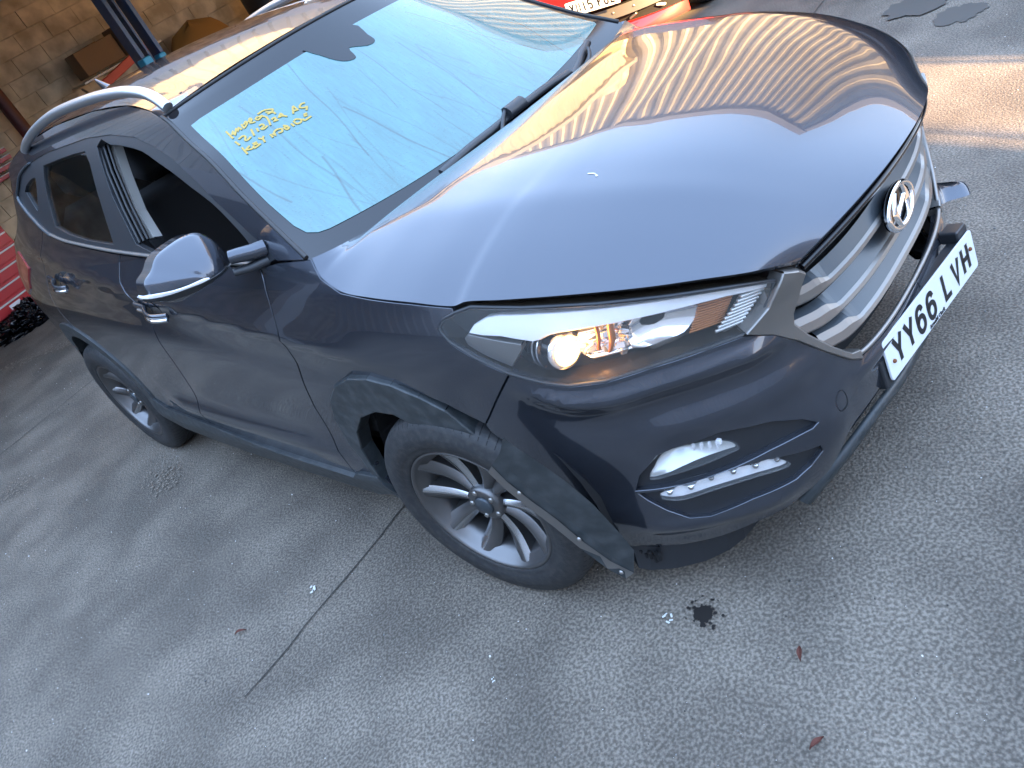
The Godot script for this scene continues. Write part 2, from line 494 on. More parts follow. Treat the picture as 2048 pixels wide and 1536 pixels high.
# corrugated sheet from a to b (ground line), heights y0..y1; ribs stand out towards out
func cladding(mb: Mb, a: Vector3, b: Vector3, y0: float, y1: float, out: Vector3, pitch := 0.20, h := 0.035, y2 := -1.0) -> void:
	var d := (b - a); var L := d.length(); d /= L
	var n := maxi(1, roundi(L / pitch)); var p := L / n
	var prof := [[0.0, 0.0], [0.36, 0.0], [0.46, 1.0], [0.74, 1.0], [0.84, 0.0], [1.0, 0.0]]
	for i in n:
		for k in prof.size() - 1:
			var q0 = prof[k]; var q1 = prof[k + 1]
			var A: Vector3 = a + d * (i + q0[0]) * p + out * q0[1] * h
			var B: Vector3 = a + d * (i + q1[0]) * p + out * q1[1] * h
			var ta: float = y1 if y2 < 0.0 else lerpf(y1, y2, (i + q0[0]) / n); var tb: float = y1 if y2 < 0.0 else lerpf(y1, y2, (i + q1[0]) / n)
			mb.quad(A + Vector3.UP * y0, B + Vector3.UP * y0, B + Vector3.UP * tb, A + Vector3.UP * ta, out)

func build_buildings() -> void:
	# workshop: front wall with a wide doorway, cladding above; inner walls and roof
	var w := thing("workshop_building", "cream clad workshop building with open doorway behind the grey car", "building")
	var c := Mb.new()
	cladding(c, Vector3(-4.7, 0, -7.6), Vector3(-4.7, 0, -2.2), 2.5, 2.95, Vector3.RIGHT, 0.2, 0.035, 4.2)
	cladding(c, Vector3(-4.7, 0, -2.2), Vector3(-4.7, 0, 3.4), 2.5, 4.2, Vector3.RIGHT, 0.2, 0.035, 2.95)
	cladding(c, Vector3(-4.7, 0, 3.4), Vector3(-4.7, 0, 9.0), 2.5, 2.95, Vector3.RIGHT)
	obj("cladding", c, M.cladding, w)
	var f := Mb.new()
	box(f, Vector3(-4.72, 2.42, 0.7), Vector3(0.16, 0.2, 16.6), 0.01)
	box(f, Vector3(-4.72, 1.16, 3.38), Vector3(0.2, 2.31, 0.2), 0.01)
	var gs := atan2(1.25, 5.5)
	box(f, Vector3(-4.72, 3.62, -4.95), Vector3(0.28, 0.16, 5.75), 0.01, Basis(Vector3.RIGHT, -gs))
	box(f, Vector3(-4.72, 3.62, 0.65), Vector3(0.28, 0.16, 5.75), 0.01, Basis(Vector3.RIGHT, gs))
	obj("door_frame", f, M.cladding_trim, w)
	var rf := Mb.new()
	box(rf, Vector3(-7.72, 3.57, -4.98), Vector3(6.1, 0.08, 5.95), 0.0, Basis(Vector3.RIGHT, -gs))
	var rb := Basis(Vector3.RIGHT, gs)
	var ro := Vector3(-7.72, 3.57, 0.68)   # middle of the near slope, with one rooflight left open
	box(rf, ro + rb * Vector3(-0.55, 0, 0), Vector3(5.0, 0.08, 5.95), 0.0, rb)
	box(rf, ro + rb * Vector3(2.83, 0, 0), Vector3(0.44, 0.08, 5.95), 0.0, rb)
	box(rf, ro + rb * Vector3(2.28, 0, 0.25), Vector3(0.66, 0.08, 5.44), 0.0, rb)
	var rl := Mb.new()
	box(rl, ro + rb * Vector3(2.28, 0.0, -2.72), Vector3(0.655, 0.01, 0.49), 0.0, rb)
	obj("rooflight", rl, M.rooflight, w)
	box(rf, Vector3(-7.9, 2.98, 6.2), Vector3(6.2, 0.08, 5.8))
	obj("roof", rf, M.cladding_trim, w)
	var iw := Mb.new()
	box(iw, Vector3(-10.6, 1.86, 0.7), Vector3(0.2, 3.72, 16.5))
	box(iw, Vector3(-7.7, 1.86, 8.9), Vector3(5.6, 3.72, 0.2))
	box(iw, Vector3(-7.7, 1.86, -7.9), Vector3(5.6, 3.72, 0.2))
	obj("wall", iw, M.block_wall, w)
	# painted blocks of the back wall
	var bl := Mb.new()
	box(bl, Vector3.ZERO, Vector3(0.03, 0.2165, 0.4425), 0.003)
	var bm := bl.mesh()
	for row in range(2, 12):
		for k in 14:
			var z := -6.1 + 0.447 * k + (0.22 if row % 2 else 0.0)
			var o := MeshInstance3D.new()
			o.mesh = bm; o.material_override = M.block_wall
			add_named(o, "brick", w)
			o.position = Vector3(-10.49 + 0.004 * sin(row * 7.0 + k * 3.1), 0.11 + 0.222 * row, z)
	# long clad building on the far side
	var s := thing("clad_building", "long cream building of ribbed sheet cladding on the far side of the yard", "building")
	var c2 := Mb.new()
	cladding(c2, Vector3(-10.6, 0, -8.1), Vector3(2.15, 0, -8.1), 0.0, 5.6, Vector3(0, 0, 1), 0.33, 0.045)
	cladding(c2, Vector3(2.15, 0, -8.1), Vector3(2.15, 0, -20.0), 0.0, 5.6, Vector3.RIGHT, 0.33, 0.045)
	obj("cladding", c2, M.cladding, s)
	var t2 := Mb.new()
	box(t2, Vector3(-4.2, 5.69, -8.06), Vector3(12.9, 0.2, 0.2), 0.01)
	box(t2, Vector3(2.18, 2.79, -8.06), Vector3(0.12, 5.58, 0.14), 0.01)
	box(t2, Vector3(-4.55, 2.79, -8.0), Vector3(0.12, 5.58, 0.12), 0.01)
	box(t2, Vector3(2.18, 5.69, -14.2), Vector3(0.16, 0.2, 12.2), 0.01)
	obj("edge_trim", t2, M.cladding_trim, s)
	# grey building behind the camera, its flank reflects in doors and wing
	var g := thing("grey_building", "grey ribbed building behind the camera along the near side of the yard", "building")
	var c3 := Mb.new()
	cladding(c3, Vector3(-14.0, 0, 8.2), Vector3(7.0, 0, 8.2), 0.0, 5.2, Vector3(0, 0, -1), 0.5, 0.11)
	obj("cladding", c3, M.cladding_grey, g)
	var t3 := Mb.new()
	box(t3, Vector3(-3.5, 5.3, 8.2), Vector3(21.2, 0.22, 0.2), 0.01)
	obj("edge_trim", t3, M.cladding_trim, g)
	# tall block in front of the car that keeps the yard in shade
	var e := thing("shed_block", "tall grey ribbed shed across the yard in front of the car", "building")
	var ang := atan2(0.36, 0.93)
	e.position = Vector3(9.0, 0, 1.53)
	e.rotation.y = -ang
	var c4 := Mb.new()
	cladding(c4, Vector3(0, 0, 24.0), Vector3(0, 0, 0.05), 0.0, 7.0, Vector3.LEFT, 0.30, 0.05)
	cladding(c4, Vector3(0.0, 0, 0.0), Vector3(10.0, 0, 0.0), 0.0, 7.0, Vector3(0, 0, -1), 0.30, 0.05)
	box(c4, Vector3(5.0, 6.9, 12.0), Vector3(10.0, 0.2, 24.0))
	obj("cladding", c4, M.cladding_grey, e)
	# steel container that shades the far part of the yard
	var k := thing("shipping_container", "dark steel container standing on the yard beyond the sunlit strip", "container")
	k.position = Vector3(6.2, 0, -0.28)
	k.rotation.y = -ang
	var c5 := Mb.new()
	cladding(c5, Vector3(0, 0, -6.5), Vector3(0, 0, -0.02), 0.0, 2.6, Vector3.LEFT, 0.28, 0.04)
	cladding(c5, Vector3(0, 0, 0.0), Vector3(2.4, 0, 0.0), 0.0, 2.6, Vector3(0, 0, 1), 0.28, 0.04)
	box(c5, Vector3(1.2, 2.58, -3.25), Vector3(2.4, 0.06, 6.5))
	obj("wall", c5, M.cladding_grey, k)
	build_tree()

func build_tree() -> void:
	var t := thing("bare_tree", "bare winter tree beyond the far corner of the clad building", "tree", Vector3(6.5, 0, -15.0))
	var tr := Mb.new()
	var tw := Mb.new()
	var stack := [[Vector3(0, 0, 0), Vector3(0.05, 1, 0.02), 3.0, 0.16, 0]]
	var count := 0
	while stack.size() and count < 1500:
		var s = stack.pop_back()
		var p: Vector3 = s[0]; var d: Vector3 = s[1]; var L: float = s[2]; var r: float = s[3]; var lvl: int = s[4]
		var pts := PackedVector3Array([p])
		for i in 3:
			d = (d + Vector3(rng.randf_range(-1, 1), rng.randf_range(-0.5, 0.7), rng.randf_range(-1, 1)) * 0.16).normalized()
			pts.append(pts[i] + d * L / 3.0)
		tube(tr if lvl < 2 else tw, pts, r, 7 if lvl < 2 else 4, r * 0.62)
		count += 1
		if lvl >= 5: continue
		for k in (4 if lvl < 4 else 3):
			var q := pts[rng.randi_range(2, 3)] if k > 0 else pts[3]
			var nd := (d + Vector3(rng.randf_range(-1, 1), rng.randf_range(-0.3, 0.8), rng.randf_range(-1, 1)) * 0.75).normalized()
			stack.push_front([q, nd, L * rng.randf_range(0.55, 0.75), r * 0.6, lvl + 1])
	mat("bark", Color(0.05, 0.04, 0.032), 0.9)
	obj("trunk", tr, M.bark, t)
	obj("crown", tw, M.bark, t)
# ------------------------------------------------------------------ the grey car
var HE := PackedVector3Array()   # bonnet edge, from the windscreen to the nose
var HT := PackedFloat32Array()
var SE := PackedVector3Array()   # windscreen edge
var ST := PackedFloat32Array()
var RE := PackedVector3Array()   # roof edge
var RT := PackedFloat32Array()

func params(p: PackedVector3Array) -> PackedFloat32Array:
	var o := PackedFloat32Array([0.0])
	for i in range(1, p.size()): o.append(o[i - 1] + p[i].distance_to(p[i - 1]))
	for i in o.size(): o[i] /= o[o.size() - 1] if i < o.size() - 1 else 1.0
	o[o.size() - 1] = 1.0
	return o

func along(p: PackedVector3Array, ts: PackedFloat32Array, t: float) -> Vector3:
	var a := PackedFloat32Array(); var b := PackedFloat32Array(); var c := PackedFloat32Array()
	for q in p:
		a.append(q.x); b.append(q.y); c.append(q.z)
	return Vector3(itp(ts, a, t), itp(ts, b, t), itp(ts, c, t))

var hood_cache := {}
func hood(s: float, t: float) -> Vector3:
	var key := roundi(t * 100000)
	if not hood_cache.has(key): hood_cache[key] = along(HE, HT, t)
	var e: Vector3 = hood_cache[key]
	var ct := PackedFloat32Array([0, 0.07, 0.25, 0.5, 0.75, 1.0])
	var yc := itp(ct, PackedFloat32Array([1.130, 1.172, 1.177, 1.156, 1.085, 0.93]), t)
	var pw := itp(ct, PackedFloat32Array([6.0, 5.0, 4.2, 4.0, 3.6, 2.4]), t)
	var xc := -0.126 + (0.962 + 0.126) * t
	var a := absf(s)
	var y := e.y + (yc - e.y) * (1.0 - pow(a, pw))
	y += 0.003 * bump(a, 0.74 - 0.12 * t, 0.07) * smoothstep(0.0, 0.15, t) * smoothstep(1.0, 0.7, t)
	var x := e.x + (xc - e.x) * (1.0 - pow(a, 2.2))
	y += 0.00022 * wob.get_noise_2d(x * 3.2, e.z * s * 3.2) + 0.00002 * wob.get_noise_2d(x * 14.0 + 40.0, e.z * s * 11.0)
	return Vector3(x, y, e.z * s)

var scr_cache := {}
func screen(s: float, t: float, off := 0.0) -> Vector3:
	var key := roundi(t * 100000)
	if not scr_cache.has(key): scr_cache[key] = along(SE, ST, t)
	var e: Vector3 = scr_cache[key]
	var cx := -0.17 + (-0.713 + 0.17) * t
	var cy := 1.095 + (1.610 - 1.095) * t + 0.04 * t * (1.0 - t)
	var k := 1.0 - pow(absf(s), 2.2)
	return Vector3(e.x + (cx - e.x) * k + 0.7 * off, e.y + (cy - e.y) * k + 0.7 * off, e.z * s)

var roof_cache := {}
func roof(s: float, t: float) -> Vector3:
	var key := roundi(t * 100000)
	if not roof_cache.has(key): roof_cache[key] = along(RE, RT, t)
	var e: Vector3 = roof_cache[key]
	var ct := PackedFloat32Array([0, 0.2, 0.45, 0.7, 0.9, 1.0])
	var yc := itp(ct, PackedFloat32Array([1.614, 1.668, 1.698, 1.692, 1.662, 1.63]), t)
	var xc := -0.722 + (-2.95 + 0.722) * t
	var a := absf(s)
	var k := 1.0 - pow(a, 2.6)
	var groove := -0.006 * bump(a, 0.86, 0.05) * smoothstep(0.02, 0.12, t)
	return Vector3(e.x + (xc - e.x) * (1.0 - a * a), e.y + (yc - e.y) * k + groove + 0.0006 * wob.get_noise_2d(xc * 4.0, s * 4.0), e.z * s)

func grid(mb: Mb, f: Callable, u0: float, u1: float, nu: int, v0: float, v1: float, nv: int, sgn: float) -> void:
	var P := []; var N := []
	for j in nv + 1:
		for i in nu + 1:
			var u := lerpf(u0, u1, float(i) / nu); var v := lerpf(v0, v1, float(j) / nv)
			var e := 0.003
			P.append(f.call(u, v))
			N.append(((f.call(u + e, v) - f.call(u - e, v)) as Vector3).cross(f.call(u, v + e) - f.call(u, v - e)).normalized() * sgn)
	for j in nv:
		for i in nu:
			var a := j * (nu + 1) + i
			mb.squad(P[a], P[a + 1], P[a + nu + 2], P[a + nu + 1], N[a], N[a + 1], N[a + nu + 2], N[a + nu + 1],
				Vector2(lerpf(u0, u1, float(i) / nu), lerpf(v0, v1, float(j) / nv)), Vector2(lerpf(u0, u1, float(i + 1) / nu), lerpf(v0, v1, float(j) / nv)),
				Vector2(lerpf(u0, u1, float(i + 1) / nu), lerpf(v0, v1, float(j + 1) / nv)), Vector2(lerpf(u0, u1, float(i) / nu), lerpf(v0, v1, float(j + 1) / nv)))

# a band along a curve on the skin, from height ya to yb and depth offa to offb
func band(mb: Mb, us: PackedFloat32Array, ya: Callable, yb: Callable, oa: Callable, ob: Callable, side: float, away: Vector3) -> void:
	for i in us.size() - 1:
		var u := us[i]; var w := us[i + 1]
		mb.quad(skin(u, ya.call(u), oa.call(u), side), skin(w, ya.call(w), oa.call(w), side), skin(w, yb.call(w), ob.call(w), side), skin(u, yb.call(u), ob.call(u), side), away)

# flat strokes: a ribbon of width w along pts (2D), turned into 3D by f; thick lifts the top face by h
func ribbon(mb: Mb, pts: PackedVector2Array, w: float, f: Callable, away: Vector3, h := 0.001) -> void:
	var L := PackedVector2Array(); var R := PackedVector2Array()
	for i in pts.size():
		var d0 := (pts[i] - pts[i - 1]).normalized() if i > 0 else (pts[1] - pts[0]).normalized()
		var d1 := (pts[i + 1] - pts[i]).normalized() if i < pts.size() - 1 else d0
		var n0 := Vector2(-d0.y, d0.x); var n1 := Vector2(-d1.y, d1.x)
		var nn := (n0 + n1).normalized()
		var k := minf(1.0 / maxf(nn.dot(n0), 0.3), 1.8)
		L.append(pts[i] + nn * w * 0.5 * k); R.append(pts[i] - nn * w * 0.5 * k)
	for i in pts.size() - 1:
		var a: Vector3 = f.call(L[i].x, L[i].y, h); var b: Vector3 = f.call(L[i + 1].x, L[i + 1].y, h); var c: Vector3 = f.call(R[i + 1].x, R[i + 1].y, h); var d: Vector3 = f.call(R[i].x, R[i].y, h)
		mb.quad(a, b, c, d, away)
		var a0: Vector3 = f.call(L[i].x, L[i].y, 0.0); var b0: Vector3 = f.call(L[i + 1].x, L[i + 1].y, 0.0); var c0: Vector3 = f.call(R[i + 1].x, R[i + 1].y, 0.0); var d0_: Vector3 = f.call(R[i].x, R[i].y, 0.0)
		mb.quad(a, b, b0, a0, a - d); mb.quad(d, c, c0, d0_, d - a)

func cat(parts: Array) -> PackedVector2Array:
	var o := PackedVector2Array()
	for p in parts:
		if p is Vector2: o.append(p)
		else: o.append_array(p)
	return o

func arc(c: Vector2, r: float, a0: float, a1: float, n: int) -> PackedVector2Array:
	var o := PackedVector2Array()
	for i in n + 1:
		var a := deg_to_rad(lerpf(a0, a1, float(i) / n))
		o.append(c + Vector2(cos(a), sin(a)) * r)
	return o

func rev(p: PackedVector2Array) -> PackedVector2Array:
	var q := p.duplicate(); q.reverse(); return q

var LAMPU := PackedFloat32Array()
var LAMPY := PackedFloat32Array()

func bumper_off(u: float, y: float) -> float:
	var w := smoothstep(0.62, 0.74, u) * smoothstep(1.22, 1.06, u)
	var q := y - itp(LAMPU, LAMPY, clampf(u, LAMPU[0], LAMPU[LAMPU.size() - 1]))
	var d := 0.020 * bump(q, -0.050, 0.028) * w
	d -= 0.010 * bump(q, -0.125, 0.05) * w
	d += 0.012 * bump(y, 0.63, 0.045) * smoothstep(0.78, 0.95, u) * smoothstep(1.3, 1.12, u)
	d += 0.014 * bump(y, 0.315 - 0.02 * (u - 0.9), 0.03) * smoothstep(0.74, 0.86, u) * smoothstep(1.16, 1.05, u)
	d += 0.012 * bump(u, 1.20, 0.045) * bump(y, 0.44, 0.10)
	d -= 0.012 * bump(u, 0.76, 0.05) * bump(y, 0.44, 0.10)
	d += 0.010 * bump(y, 0.52, 0.02) * smoothstep(1.26, 1.34, u)
	return -d

func build_car() -> void:
	car = thing("crashed_suv", "dark grey SUV with lit headlamp, peeled wheel arch trim and yellow writing on its windscreen", "car")
	var Q := Basis(Vector3.RIGHT, -TILT)
	car.transform = Transform3D(Q, pivot - Q * pivot)
	var shut := P2([0.101,1.155,0.114,1.139,0.138,1.113,0.225,1.079,0.338,1.064,0.481,1.048,0.594,1.031,0.629,1.037,0.706,1.029,0.844,1.008,0.962,0.98,1.038,0.957,1.117,0.925,1.208,0.887])
	for p in shut: HE.append(skin(p.x, p.y))
	HT = params(HE)
	SE = P3([-0.245,1.156,0.822,-0.385,1.233,0.783,-0.526,1.322,0.745,-0.664,1.415,0.703,-0.785,1.478,0.671,-0.905,1.542,0.635,-0.951,1.558,0.624])
	ST = params(SE)
	var lamp := P2([0.537,0.986,0.559,1.006,0.595,1.017,0.638,1.025,0.744,1.006,0.872,0.98,0.986,0.949,1.073,0.918,1.155,0.879,1.128,0.814,1.084,0.787,1.02,0.796,0.921,0.8,0.836,0.792,0.766,0.798,0.716,0.819,0.659,0.854,0.6,0.903,0.55,0.954])
	for i in [16, 15, 14, 13, 12, 11, 10]:
		LAMPU.append(lamp[i].x); LAMPY.append(lamp[i].y)
	var dlo := P2([-0.098,1.156,-0.24,1.236,-0.406,1.33,-0.468,1.371,-0.615,1.449,-0.737,1.493,-0.87,1.531,-1.089,1.56,-1.345,1.574,-1.643,1.574,-1.81,1.573,-1.989,1.566,-2.116,1.556,-2.244,1.537,-2.317,1.515,-2.375,1.477,-2.422,1.439,-2.328,1.379,-2.23,1.337,-2.143,1.303,-2.024,1.268,-1.853,1.242,-1.644,1.223,-1.413,1.204,-1.225,1.19,-0.843,1.167,-0.457,1.148,-0.18,1.138])
	var df := P2([-0.18,1.138,-0.169,1.108,-0.161,1.056,-0.156,0.969,-0.193,0.841,-0.279,0.649,-0.313,0.452,-0.297,0.346])
	var dm := P2([-1.225,1.19,-1.244,1.163,-1.248,1.106,-1.186,1.055,-1.126,0.94,-1.19,0.763,-1.295,0.516,-1.333,0.387])
	var wf := smooth_poly(P2([-1.237,1.54,-1.1,1.533,-0.977,1.517,-0.839,1.49,-0.745,1.455,-0.634,1.412,-0.535,1.367,-0.414,1.313,-0.322,1.258,-0.252,1.21,-0.208,1.166,-0.239,1.145,-0.328,1.152,-0.555,1.169,-0.771,1.19,-1.059,1.217]), true, 2)
	var wr := P2([-1.361,1.538,-1.492,1.541,-1.68,1.54,-1.914,1.535,-1.938,1.49,-1.948,1.436,-1.95,1.411,-1.943,1.303,-1.778,1.269,-1.576,1.243,-1.278,1.221,-1.312,1.389,-1.333,1.496,-1.369,1.539])
	var wq := smooth_poly(P2([-2.085,1.501,-2.146,1.498,-2.241,1.48,-2.296,1.453,-2.265,1.453,-2.158,1.372,-2.112,1.412,-2.066,1.489]), true, 2)
	var satin := P2([1.087,0.791,1.135,0.824,1.155,0.862,1.17,0.887,1.199,0.869,1.214,0.85,1.198,0.807,1.181,0.772,1.178,0.746,1.2,0.7,1.249,0.624,1.282,0.582,1.306,0.571,1.304,0.552,1.278,0.573,1.228,0.637,1.179,0.706,1.134,0.756])
	var wtip := P2([-0.085,1.149,0.006,1.152,0.101,1.155])
	var wshut := P2([0.656,0.853,0.604,0.786,0.55,0.718,0.527,0.692])
	var wlow := P2([0.077,0.821,0.318,0.818,0.434,0.759,0.535,0.705])
	var bedge := P2([0.529,0.667,0.57,0.609,0.616,0.552,0.663,0.487,0.698,0.417,0.726,0.306,0.741,0.22])
	var bbot := P2([0.809,0.2,0.884,0.211,0.946,0.22,1.022,0.241,1.081,0.247,1.12,0.269,1.182,0.302,1.2,0.335,1.225,0.387,1.256,0.403,1.346,0.42])
	var rear_c := Vector2(-2.42, 0.345)
	# roof edge on the flank
	var redge := PackedVector2Array([Vector2(-0.655, 1.560), Vector2(-0.75, 1.588), Vector2(-0.95, 1.622), Vector2(-1.3, 1.645), Vector2(-1.75, 1.650), Vector2(-2.1, 1.635), Vector2(-2.33, 1.612), Vector2(-2.46, 1.585)])
	for p in redge: RE.append(skin(p.x, p.y))
	RT = params(RE)
	var sedge := PackedVector2Array()
	for p in SE: sedge.append(Vector2(p.x - X0, p.y))
	var tail := PackedVector2Array([Vector2(-2.515, 1.560), Vector2(-2.495, 1.50), Vector2(-2.524, 1.443), Vector2(-2.549, 1.366), Vector2(-2.60, 1.325), Vector2(-2.746, 1.271), Vector2(-2.863, 1.237), Vector2(-2.93, 1.166), Vector2(-2.97, 1.08), Vector2(-2.96, 0.97), Vector2(-2.94, 0.85), Vector2(-2.91, 0.70), Vector2(-2.88, 0.50)])

	# --- bonnet
	var mb := Mb.new()
	var fh := func(s: float, t: float) -> Vector3: return hood(s, t)
	grid(mb, fh, -0.997, 0.997, 150, 0.0, 1.0, 110, -1.0)
	for e in 4:   # turned-in edges
		for i in 110:
			var a: Vector3; var b: Vector3; var inw: Vector3
			var t0 := i / 110.0; var t1 := (i + 1) / 110.0
			if e == 0: a = hood(0.997, t0); b = hood(0.997, t1); inw = Vector3(0, -0.012, -0.012)
			elif e == 1: a = hood(-0.997, t0); b = hood(-0.997, t1); inw = Vector3(0, -0.012, 0.012)
			elif e == 2: a = hood(-0.997 + 1.994 * t0, 1.0); b = hood(-0.997 + 1.994 * t1, 1.0); inw = Vector3(-0.012, -0.018, 0)
			else: a = hood(-0.997 + 1.994 * t0, 0.0); b = hood(-0.997 + 1.994 * t1, 0.0); inw = Vector3(0.004, -0.016, 0)
			var c1 := a + inw * 0.25 + (a - (a + b) * 0.0).normalized() * 0.0
			mb.quad(a, b, b + inw, a + inw, Vector3(0, 0.2, 0) + (Vector3(0, 0, signf(a.z)) if e < 2 else Vector3(1 if e == 2 else -1, 0, 0)))
	var bonnet := obj("bonnet", mb, M.paint, car)
	# a bird dropping and two scratches on the bonnet
	var dr := Mb.new()
	var fhh := func(s: float, t: float, h: float) -> Vector3: return hood(s, t) + Vector3(0, h + 0.0006, 0)
	ribbon(dr, P2([0.577, 0.530, 0.5765, 0.540, 0.580, 0.547]), 0.0035, fhh, Vector3.UP, 0.0008)
	ribbon(dr, P2([0.5835, 0.549, 0.5885, 0.5535, 0.5925, 0.553]), 0.003, fhh, Vector3.UP, 0.0008)
	obj("bird_dropping", dr, M.dropping, bonnet)
	# engine bay seen through the gaps
	var bay := Mb.new()
	for sd: float in [1.0, -1.0]:
		var fb := func(u: float, y: float) -> Vector3: return skin(u, y, 0.075, sd)
		panel(bay, P2([-0.05, 0.80, 0.35, 0.84, 0.55, 0.74, 0.80, 0.72, 1.05, 0.70, 1.5708, 0.55, 1.5708, 0.86, 1.2, 0.87, 0.7, 0.99, 0.2, 1.03, 0.05, 1.10]), fb, 0.06, sd, 0.0)
	box(bay, Vector3(0.25, 0.93, 0), Vector3(0.9, 0.02, 1.3))
	box(bay, Vector3(-0.28, 0.98, 0), Vector3(0.3, 0.2, 1.5))
	obj("engine_bay", bay, M.dark, car)

	# --- windscreen, mist, sensor patch, writing
	var fs := func(s: float, t: float) -> Vector3: return screen(s, t)
	mb = Mb.new()
	grid(mb, fs, -0.995, 0.995, 40, -0.06, 0.995, 30, -1.0)
	var scr := obj("windscreen", mb, M.black_gloss, car)
	mb = Mb.new()
	var mist := P2([-0.945, 0.10, -0.93, 0.085, 0.86, 0.075, 0.90, 0.082, 0.93, 0.105, 0.944, 0.16, 0.95, 0.30, 0.945, 0.845, 0.90, 0.853, 0.7, 0.858, 0.4, 0.868, 0.0, 0.872, -0.4, 0.868, -0.9, 0.853, -0.945, 0.84])
	panel(mb, mist, func(s: float, t: float) -> Vector3: return screen(s, t, 0.0015), 0.04, -1.0, 0.0)
	obj("misted_glass", mb, mist_material(), scr, "misted wet middle of the windscreen with drip trails")
	mb = Mb.new()
	panel(mb, smooth_poly(P2([0.325,0.893,0.335,0.86,0.31,0.813,0.279,0.753,0.24,0.716,0.191,0.712,0.172,0.771,0.091,0.733,0.036,0.736,0.031,0.784,0.042,0.878]), true, 3), func(s: float, t: float) -> Vector3: return screen(s, t, 0.003), 0.03, -1.0, 0.0)
	obj("sensor_patch", mb, M.black_gloss, scr)
	mb = Mb.new()
	var fsw := func(s: float, t: float, h: float) -> Vector3: return screen(s, t, 0.0022 + h)
	for st in [[0.868,0.713,0.871,0.657],[0.862,0.677,0.85,0.693,0.854,0.671,0.833,0.697,0.834,0.682,0.823,0.695,0.82,0.677],[0.804,0.705,0.808,0.68,0.785,0.694,0.784,0.706,0.799,0.695],[0.778,0.695,0.762,0.71,0.761,0.699,0.775,0.687,0.757,0.679],[0.748,0.696,0.743,0.681,0.719,0.69,0.728,0.693,0.744,0.698],[0.727,0.708,0.706,0.711,0.69,0.708,0.667,0.692,0.68,0.684,0.698,0.698],[0.699,0.683,0.677,0.679,0.674,0.663],[0.875,0.638,0.873,0.609],[0.859,0.64,0.838,0.645,0.832,0.635,0.843,0.62,0.836,0.614,0.817,0.621],[0.793,0.656,0.805,0.617],[0.775,0.646,0.78,0.626],[0.761,0.65,0.747,0.65,0.747,0.637,0.764,0.631,0.756,0.624,0.736,0.63],[0.72,0.688,0.712,0.673,0.716,0.651,0.727,0.624],[0.706,0.647,0.69,0.65,0.692,0.639,0.702,0.634,0.686,0.63],[0.656,0.654,0.676,0.64,0.662,0.638,0.649,0.622],[0.657,0.648,0.66,0.631],[0.623,0.619,0.6,0.652,0.596,0.641,0.596,0.625],[0.611,0.63,0.592,0.626],[0.549,0.639,0.565,0.643,0.582,0.632,0.57,0.62,0.557,0.617,0.572,0.603],[0.874,0.594,0.876,0.552],[0.847,0.583,0.868,0.573,0.846,0.564],[0.835,0.585,0.816,0.583],[0.838,0.575,0.839,0.562,0.81,0.567],[0.835,0.577,0.817,0.573],[0.801,0.597,0.792,0.585,0.78,0.593],[0.79,0.584,0.794,0.563],[0.756,0.585,0.757,0.565],[0.747,0.583,0.744,0.57,0.738,0.585,0.722,0.59,0.706,0.582,0.713,0.569,0.728,0.572],[0.692,0.593,0.682,0.582,0.695,0.581,0.693,0.567,0.68,0.57,0.688,0.582],[0.662,0.582,0.661,0.563],[0.647,0.588,0.646,0.569,0.63,0.565,0.619,0.575,0.631,0.588,0.643,0.589],[0.611,0.575,0.61,0.563,0.577,0.566],[0.601,0.582,0.584,0.58],[0.596,0.59,0.579,0.59]]:
		ribbon(mb, smooth_poly(P2(st), false, 3) if st.size() > 4 else P2(st), 0.0078, fsw, Vector3(0.7, 0.7, 0), 0.0012)
	obj("marker_writing", mb, M.marker, scr, "yellow hand lettering Imaged 12/12/24 AG Key inside")
	# rubber along the glass
	for sd: float in [1.0, -1.0]:
		mb = Mb.new()
		var pl := PackedVector3Array()
		for i in 31: pl.append(screen(0.995 * sd, i / 30.0, 0.001))
		tube(mb, pl, 0.007, 6)
		obj("screen_seal", mb, M.seal, car)
	mb = Mb.new()
	var top := PackedVector3Array()
	for i in 41: top.append(screen(-0.99 + 1.98 * i / 40.0, 1.0, 0.0))
	tube(mb, top, 0.006, 6)
	obj("screen_seal", mb, M.seal, car)
	# cowl below the glass
	mb = Mb.new()
	grid(mb, func(s: float, t: float) -> Vector3: return screen(s, -0.035, 0.012).lerp(hood(s * 0.98, 0.012) + Vector3(-0.006, -0.022, 0), t), -0.97, 0.97, 40, 0.0, 1.0, 3, -1.0)
	obj("cowl", mb, M.black_plastic, car)
	wipers()

	# --- roof, rails, aerial
	mb = Mb.new()
	grid(mb, func(s: float, t: float) -> Vector3: return roof(s, t), -1.0, 1.0, 60, 0.004, 1.0, 60, 1.0)
	obj("roof", mb, M.paint, car)
	for sd: float in [1.0, -1.0]:
		mb = Mb.new()
		var rp := P3([-0.925, 1.576, 0.598, -0.96, 1.606, 0.596, -1.01, 1.632, 0.594, -1.09, 1.652, 0.592, -1.2, 1.668, 0.590, -1.43, 1.684, 0.586, -1.8, 1.690, 0.580, -2.1, 1.672, 0.576, -2.35, 1.636, 0.572, -2.45, 1.610, 0.570])
		var fine := PackedVector3Array()
		for i in rp.size() - 1:
			for k in 4: fine.append(rp[i].cubic_interpolate(rp[i + 1], rp[maxi(i - 1, 0)], rp[mini(i + 2, rp.size() - 1)], k / 4.0))
		fine.append(rp[rp.size() - 1])
		for i in fine.size(): fine[i].z *= sd
		tube(mb, fine, 0.019, 12, -1.0, 0.95)
		obj("roof_rail", mb, M.silver_rail, car)
	mb = Mb.new()
